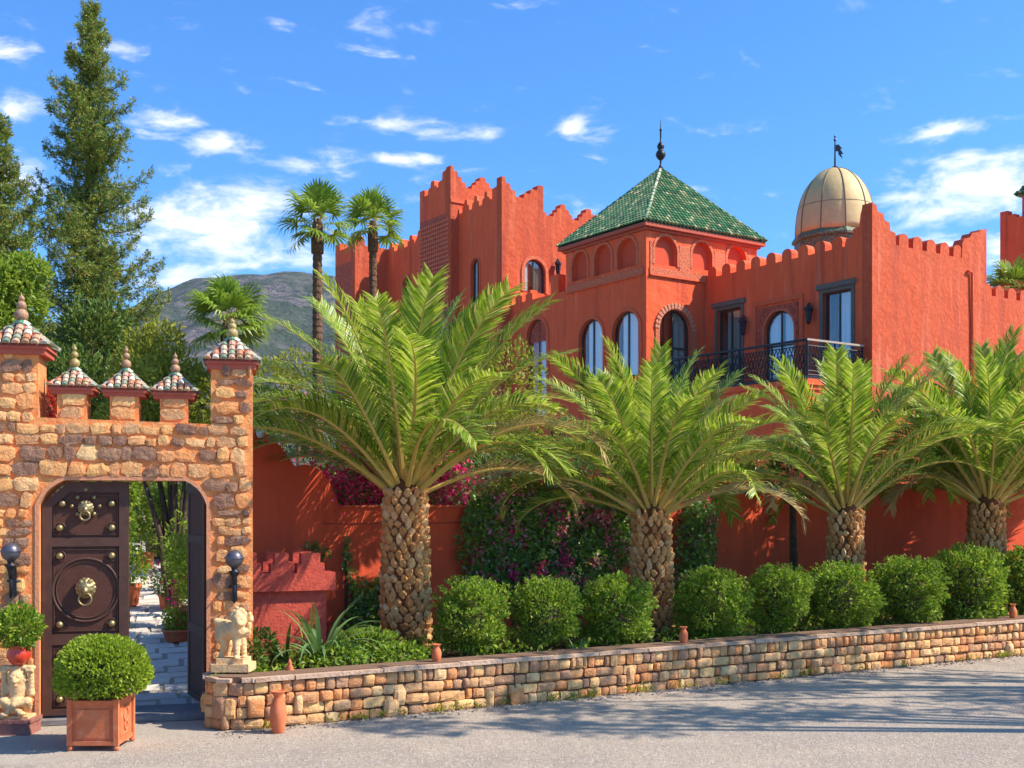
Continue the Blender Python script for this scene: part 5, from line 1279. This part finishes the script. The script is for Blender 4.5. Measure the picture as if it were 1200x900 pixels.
# lion standing on pedestal, faces camera-right
Xl, Yl = PX(272,12.98), 12.98
ln_ = thing('stone_lion', (Xl,Yl,.60), 'pale carved stone lion standing on a pedestal at the left end of the low wall', 'statue')
b = B(); rr = [(-.235,-.13),(.235,-.13),(.235,.15),(-.235,.15)]
b.prism(Matrix.Translation((Xl,Yl,.60)), [(-.20,-.15),(.22,-.15),(.24,-.05),(.24,.15),(-.2,.17),(-.24,.05),(-.24,-.08)], (), .09, 0)
b.prism(Matrix.Translation((Xl,Yl,.60)), [(-.15,-.12),(.15,-.12),(.19,-.04),(.19,.12),(-.16,.13),(-.18,.0)], (), .15, .085); b.build('pedestal', LIME, ln_)
e = []
# local: x right, y depth (neg toward camera), z up ; body runs from rear-left-back to front-right
e += limb((-.12,.08,.27),(.06,-.04,.32),.085,.10,6)+limb((-.13,.08,.27),(-.14,.07,.22),.08,.07,3)
e += limb((.06,-.06,.30),(.075,-.09,.02),.055,.034,7)+[((.078,-.115,.015),.036,(1,1.3,.7))]
e += limb((.11,-.01,.30),(.145,-.02,.02),.05,.032,7)+[((.15,-.045,.015),.034,(1,1.3,.7))]
e += limb((-.13,.03,.24),(-.09,.02,.14),.065,.04,4)+limb((-.09,.02,.14),(-.13,.02,.02),.038,.028,5)+[((-.12,-.005,.015),.034,(1,1.3,.7))]
e += limb((-.12,.13,.24),(-.06,.13,.14),.06,.038,4)+limb((-.06,.13,.14),(-.08,.13,.02),.036,.028,5)
e += limb((-.19,.08,.32),(-.17,.10,.40),.03,.035,3)+limb((-.19,.08,.40),(.02,.05,.37),.045,.04,7)
e += [((.10,-.08,.43),.085,(1,1,1.05)),((.125,-.16,.405),.048,(.95,1.2,.8)),((.125,-.185,.42),.018,(1.2,1,.8)),((.095,-.15,.45),.018,(1,1,1)),((.15,-.145,.45),.018,(1,1,1)),((.125,-.16,.375),.025,(1,1,.8)),((.05,-.07,.50),.022,(1,1,1)),((.16,-.06,.50),.022,(1,1,1))]
rl_ = random.Random(3)
for i in range(60):
    a = rl_.uniform(0,2*PI); el_ = rl_.uniform(0,1); rr_ = .085+.045*el_
    e.append(((.10+rr_*math.cos(a), -.075+.07*el_, .425+rr_*1.12*math.sin(a)-(.04 if math.sin(a) < 0 else 0)),.025,(1,1,1.2)))
for i in range(16): e.append(((.09+rl_.uniform(-.06,.06), -.09+rl_.uniform(-.02,.04), .33+rl_.uniform(-.06,.04)),.03,(1,1,1.4)))
metathing(None, 'lion_body', e, Matrix.Translation((Xl,Yl,.745)), 1.0, ln_, LIME, .011)
# seated lion-faced figure on block at left
Xa, Ya = PX(22,12.42), 12.42
blk = thing('pink_stone_block', (Xa,Ya,0), 'low pink carved stone block under the seated figure by the left pier', 'stone block')
b = B(); b.box((Xa-.27,Ya-.14,0),(Xa+.17,Ya+.17,.13)); b.build('block', PINKST, blk)
b = B(); b.box((Xa-.285,Ya-.155,.131),(Xa+.185,Ya+.18,.17)); b.build('top_slab', PINKST, blk)
at = thing('seated_stone_figure', (Xa,Ya,.17), 'pale carved figure with crossed legs and arms raised, holding up a red pot', 'statue')
b = B(); b.box((Xa-.16,Ya-.10,.171),(Xa+.14,Ya+.12,.20)); b.build('plinth', LIME, at)
e = limb((0,.03,.10),(0,.03,.30),.085,.095,5)+[((0,-.03,.14),.07,(1.1,1,.8))]
e += limb((-.09,.0,.08),(-.12,-.06,.16),.05,.045,4)+limb((-.12,-.06,.16),(.06,-.10,.05),.042,.03,6)+[((.085,-.11,.035),.03,(1.4,1,.8))]
e += limb((.09,.0,.08),(.12,-.06,.15),.05,.045,4)+limb((.12,-.06,.15),(.01,-.12,.12),.04,.03,5)+limb((.01,-.12,.12),(-.07,-.11,.03),.03,.027,4)+[((-.09,-.12,.025),.03,(1.4,1,.8))]
e += limb((-.10,.02,.30),(-.135,.0,.22),.04,.035,4)+limb((-.135,0,.22),(-.135,.0,.44),.032,.03,7)+limb((.10,.02,.30),(.135,0,.22),.04,.035,4)+limb((.135,0,.22),(.135,0,.44),.032,.03,7)
for sx in (-1,1):
    for q in range(4): e.append(((sx*(.10+.018*q),-.03,.45),.014,(1,1,1.4)))
e += [((0,-.02,.385),.075,(1,1,1.05)),((0,-.09,.355),.036,(1.1,1,.8)),((0,-.10,.385),.018,(1,1,1)),((-.03,-.08,.40),.016,(1.2,1,.8)),((.03,-.08,.40),.016,(1.2,1,.8)),((0,-.085,.32),.026,(1,1,1))]
for i in range(26):
    a = 2*PI*i/26; e.append(((.078*math.cos(a),.0-.015*(i % 2),.38+.078*math.sin(a)),.022,(1,1,1.2)))
e += [((x_,.01,.48),.045,(1,1,.6)) for x_ in (-.13,-.07,0,.07,.13)]
metathing(None, 'figure_body', e, Matrix.Translation((Xa-.01,Ya,.195)), 1.08, at, LIME, .011)
zp = .195+.50*1.08+.015
pt_ = thing('red_pot', (Xa+.0,Ya,zp), 'round glossy red pot with a leafy shrub, carried by the seated figure', 'potted plant')
b = B(); b.lathe((Xa,Ya,zp), [(.06,0),(.09,.02),(.125,.09),(.12,.14),(.10,.18),(.115,.20),(.115,.215),(.09,.215),(.085,.17)], 22); b.build('pot', TERRA_RED, pt_, smooth=True)
rng = np.random.default_rng(5)
v1, q1 = blob_leaves((Xa,Ya-.02,zp+.40), (.26,.24,.21), 1500, .062, lump=.15, shell=.4); v2_, q2_ = blob_leaves((Xa,Ya,zp+.56), (.10,.10,.10), 90, .07)
a_, b_, c_ = join([(v1,q1,0),(v2_,q2_,0)]); o = inst('foliage', npmesh('foliage', a_, b_, LF_SHRUB), pt_, (0,0,0)); o.location = -ORG[pt_]
b = B(); b.tube([(Xa,Ya,zp+.18),(Xa,Ya,zp+.4)], [.015,.01], 5); b.build('stem', BARK, pt_)
# big planter with topiary
X0, X1, Yp0, Yp1 = -4.49, -3.97, 11.5, 12.02
pl_ = thing('terracotta_planter', (-4.23,11.76,0), 'square terracotta box planter holding a round clipped topiary on the road', 'potted plant')
b = B(); b.box((X0+.025,Yp0+.025,.05),(X1-.025,Yp1-.025,.50)); b.build('box', TERRA, pl_)
for sx in (X0, X1-.05):
    for sy in (Yp0, Yp1-.05):
        b = B(); b.box((sx,sy,.055),(sx+.05,sy+.05,.52)); b.build('corner_post', TERRA, pl_)
        b = B(); b.ball((sx+.025,sy+.025,.03), .032, 10); b.build('foot', TERRA, pl_, smooth=True)
for z in (.06,.47):
    for bx in (((X0+.052,Yp0+.004,z),(X1-.052,Yp0+.03,z+.04)), ((X1-.03,Yp0+.052,z),(X1-.004,Yp1-.052,z+.04)), ((X0+.004,Yp0+.052,z),(X0+.03,Yp1-.052,z+.04))):
        b = B(); b.box(*bx); b.build('rail', TERRA, pl_)
for bx in (((X0+.09,Yp0+.012,.13),(X1-.09,Yp0+.03,.42)), ((X1-.03,Yp0+.10,.13),(X1-.012,Yp1-.10,.42))):
    b = B(); b.box(*bx); b.build('panel', TERRA, pl_)
b = B()
for k, (c, r) in enumerate((((X1-.008, (Yp0+Yp1)/2, .33), .07), ((X1-.008, (Yp0+Yp1)/2, .22), .045))):
    b.tube([Vector((c[0], c[1]+r*math.cos(a*PI/8), c[2]+r*math.sin(a*PI/8))) for a in range(17)], .01, 5, cap=False)
b.build('emblem', TERRA, pl_, smooth=True)
rng = np.random.default_rng(8)
n = 9000; D = rdir(n); D[:,2] = np.where(D[:,2] < -.55, -D[:,2], D[:,2]); r_ = .80+.2*rng.random(n)**.5; ph = rng.random(6)*6.28; fr = rng.normal(size=(6,3))*5
r_ = r_*(1+.05*np.sin(D@fr.T+ph).sum(1)/3); P = np.array([-4.215,11.76,.76])+D*r_[:,None]*np.array([.475,.46,.36])
v, q = leaves(P, D*.8+rng.normal(size=(n,3))*.55+np.array([0,0,.25]), .052*rng.uniform(.6,1.25,n), .6)
o = inst('topiary', npmesh('topiary', v, q, LF_TOP), pl_, (0,0,0)); o.location = -ORG[pl_]
b = B(); b.ball((-4.215,11.76,.76), 1, 14, (.36,.34,.26)); b.tube([(-4.215,11.76,.45),(-4.215,11.76,.8)], .04, 8); b.build('branches', mat('dark_twigs', (.03,.045,.012), .9), pl_)

# ================================================================== GARDEN PATH inside the gate
def pz_(Y): return max(0, (Y-13.9))*.096
Pa, Pb = Vector((-4.62,13.6)), Vector((-8.95,28.0)); pd = (Pb-Pa).normalized(); pn = Vector((pd.y,-pd.x)); PL = (Pb-Pa).length
def pth(t_, w): q = Pa+pd*t_+pn*w; return Vector((q.x,q.y,pz_(q.y)))
b = B(); vs = []; fs = []
for i in range(40):
    t_ = -.6+(PL+2)*i/39; a = pth(t_,-1.0); c = pth(t_,1.15); vs += [(a.x,a.y,a.z+.012),(c.x,c.y,c.z+.012)]
for i in range(39): fs.append((2*i,2*i+1,2*i+3,2*i+2))
b.add(vs, fs); path = b.build('path', PATHM, origin=(0,0,0), kind='structure')
vs = []; fs = []; ys = [13.7,14.4,15.2,16.0,16.6,18,20,23,26,30,36]
for y in ys:
    xr = -3.25 if y < 16.3 else A0.x+(y-16.3)*.876/.482-.25
    vs += [(-90,y,pz_(y)-.02),(xr,y,pz_(y)-.02)]
for i in range(len(ys)-1): fs.append((2*i,2*i+1,2*i+3,2*i+2))
b = B(); b.add(vs, fs); b.build('garden_soil', GARDEN, kind='structure')
random.seed(15); t_ = -.3
while t_ < PL:
    st = random.uniform(.30,.46)*(1+.03*t_); w = -.95
    while w < 1.05:
        ww = random.uniform(.3,.6); pts = []
        for (fx, fy) in ((0,0),(.5,0),(1,0),(1,1),(.5,1),(0,1)):
            pts.append((w+ww*fx+(random.uniform(.015,.05) if fx == 0 else -random.uniform(.015,.05) if fx == 1 else 0), t_+st*fy+(random.uniform(.015,.05) if fy == 0 else -random.uniform(.015,.05))+.06*math.sin(w*3+t_)))
        c = pth(t_+st/2, w+ww/2); b = B()
        top_ = [pth(y_, x_) for x_, y_ in pts]; hz = .016+random.uniform(.01,.022)
        vs = [Vector((p.x,p.y,p.z+hz)) for p in top_]+[Vector((p.x,p.y,p.z+.0)) for p in top_]
        b.add(vs, [tuple(range(6))]+[(i,(i+1) % 6,6+(i+1) % 6,6+i) for i in range(6)])
        me = b.mesh('flagstone', FLAG, c); inst('flagstone', me, path, c)
        w += ww
    t_ += st
# potted plants and shrubs
def pot_plant(px, py, Y, r, h, label, lm=LF_SHRUB, fr=(.3,.25), n=700, L0=.07, tall=None, fl=None, m_=TERRA, seed=0, name='potted_plant'):
    X = PX(px, Y); z = pz_(Y)
    t_ = thing(name, (X,Y,z), label, 'potted plant')
    b = B(); b.lathe((X,Y,z+.02), [(r*.72,0),(r*.8,h*.1),(r*.96,h*.82),(r*1.05,h*.84),(r*1.05,h),(r*.9,h),(r*.85,h*.8)], 18); b.build('pot', m_, t_, smooth=True)
    if tall:
        parts = []
        for i in range(tall[0]):
            az = random.uniform(0,2*PI); hh = tall[1]*random.uniform(.6,1); tip = np.array([X+math.cos(az)*hh*.28, Y+math.sin(az)*hh*.28, z+h+hh]); k = 46
            ss = rng.random(k)**.5; P = np.array([X,Y,z+h])+(tip-np.array([X,Y,z+h]))*ss[:,None]+rng.normal(size=(k,3))*.07*ss[:,None]
            v, q = leaves(P, rng.normal(size=(k,3))*.8+np.array([0,0,.4]), L0*1.7, .2); parts.append((v,q,0))
    else: parts = [(*blob_leaves((X,Y,z+h+fr[1]*.75), (fr[0],fr[0],fr[1]), n, L0, shell=.3, lump=.2), 0)]
    if fl: v, q = blob_leaves((X,Y,z+h+fr[1]), (fr[0],fr[0],fr[1]), 60, .08, shell=.9); parts.append((v,q,1))
    a_, b_, c_ = join(parts); o = inst('foliage', npmesh('foliage', a_, b_, [lm, FLOW], c_), t_, (0,0,0)); o.location = -ORG[t_]
rng = np.random.default_rng(44); random.seed(44)
pot_plant(209, 712, 17.6, .24, .19, 'low round terracotta bowl with a bright grassy shrub, nearest beside the path', LF_TOP, (.24,.20), 900, .06)
pot_plant(199, 676, 20.2, .2, .28, 'terracotta pot with flowers further along the right side of the path', LF_VINE, (.32,.3), 600, .08, fl=True)
pot_plant(214, 668, 18.6, .2, .35, 'tall papyrus like plant in a pot right of the path', LF_LIME, tall=(20,1.15), L0=.08)
pot_plant(222, 650, 17.8, .24, .5, 'potted palm like plant close behind the open door leaf', LF_TOP, tall=(20,1.5), L0=.09, fl=True)
pot_plant(186, 628, 26.5, .34, .62, 'tall dark terracotta pot with spiky plant at the far end of the path', LF_DARK, tall=(22,.9), L0=.12, m_=PINKST)
pot_plant(170, 628, 25, .2, .35, 'small square planted pot on the left side of the far path', LF_SHRUB, (.35,.4), 500, .08)
pot_plant(148, 660, 20.5, .26, .4, 'terracotta pot with a green shrub left of the path beside the door', LF_SHRUB, (.4,.42), 900, .08)
bk = thing('brick_edging', pth(6,-1.1), 'low orange brick edging along the left side of the garden path', 'brick edging')
me0 = B().box((-.11,-.09,0),(.11,.09,.16)).mesh('brick', mat('edging_brick', [(.55,.26,.13),(.62,.32,.18),(.45,.18,.09)], .9, 'obj', bump=[(30,.01)]))
for i in range(52):
    p = pth(1.5+i*.235, -1.02); 
    for k in range(2): inst('brick', me0, bk, (p.x,p.y,p.z+k*.165), (random.uniform(-.03,.03),random.uniform(-.03,.03),math.atan2(pd.y,pd.x)))
tree('garden_shrub', [(195,590,26,26,22),(175,575,27,24,20),(215,600,24,20,20),(160,600,25,16,30)], 2600, .13, LF_LIME, 'bright lime shrubbery closing the far end of the garden path', cat='bush', zg=1, lump=.3)
tree('garden_shrub', [(185,620,31,50,40),(150,560,30,50,30),(215,560,30,40,30),(120,600,28,40,40),(240,620,26,30,50)], 3600, .15, LF_DARK, 'dark hedge mass behind the lime shrubbery in the garden', cat='bush', zg=1, lump=.3)
tree('garden_shrub', [(146,615,18.5,9,24),(150,578,19,12,20),(142,640,18,9,18)], 1100, .09, LF_SHRUB, 'tall shrub just inside the gate, left of the garden path', cat='bush', zg=.4, lump=.3)
tree('garden_shrub', [(214,640,22,11,14),(218,615,21,12,18),(222,670,19.5,9,16)], 1200, .09, LF_TOP, 'light green shrub right of the garden path behind the pots', cat='bush', zg=.5, lump=.3)


# ================================================================== tall unseen trees added to cast shade on the road
def wpx(x, y, z, rx, rz): return (600+F*x/y, HOR-(z-EYE)*F/y, y, rx*F/y, rz*F/y)
rng = np.random.default_rng(90); ra = random.Random(12)
bl = [wpx(ra.uniform(9.6,19), ra.uniform(12.9,16.6), ra.uniform(8.2,10), ra.uniform(.45,1.1), ra.uniform(.3,.6)) for _ in range(26)]
bl = [q for q in bl if (q[0]-600)/F*q[2] > 9.4+q[3]/F*q[2]*.2]
bl.insert(0, wpx(14,15.0,9.2,1.0,.6))
bl2 = [wpx(ra.uniform(7.3,14), ra.uniform(11.3,12.7), ra.uniform(9.0,10.6), ra.uniform(.35,.7), ra.uniform(.25,.45)) for _ in range(12)]
bl2 = [q for q in bl2 if (q[0]-600)/F*q[2] > 7.1+q[3]/F*q[2]*.3]
bl2.insert(0, wpx(12,12.0,9.6,.8,.4))
tree('road_shade_tree', bl2, 1800, .2, LF_DARK, 'nearer of two loose crowned unseen trees added at the right to shade the road', shell=.2)
tree('road_shade_tree', bl, 3600, .2, LF_DARK, 'farther of two loose crowned unseen trees added at the right to shade the road', shell=.2)

# ================================================================== HAZE
b = B(); b.box((-2600,-80,-1.6),(2600,3600,260))
hm = bpy.data.materials.new('haze_air'); hm.use_nodes = True; t = hm.node_tree; t.nodes.clear(); out = t.nodes.new('ShaderNodeOutputMaterial'); pv = t.nodes.new('ShaderNodeVolumePrincipled')
pv.inputs['Color'].default_value = (.72,.83,1,1); pv.inputs['Density'].default_value = .0001
t.links.new(pv.outputs[0], out.inputs['Volume']); b.build('haze', hm, kind='stuff')
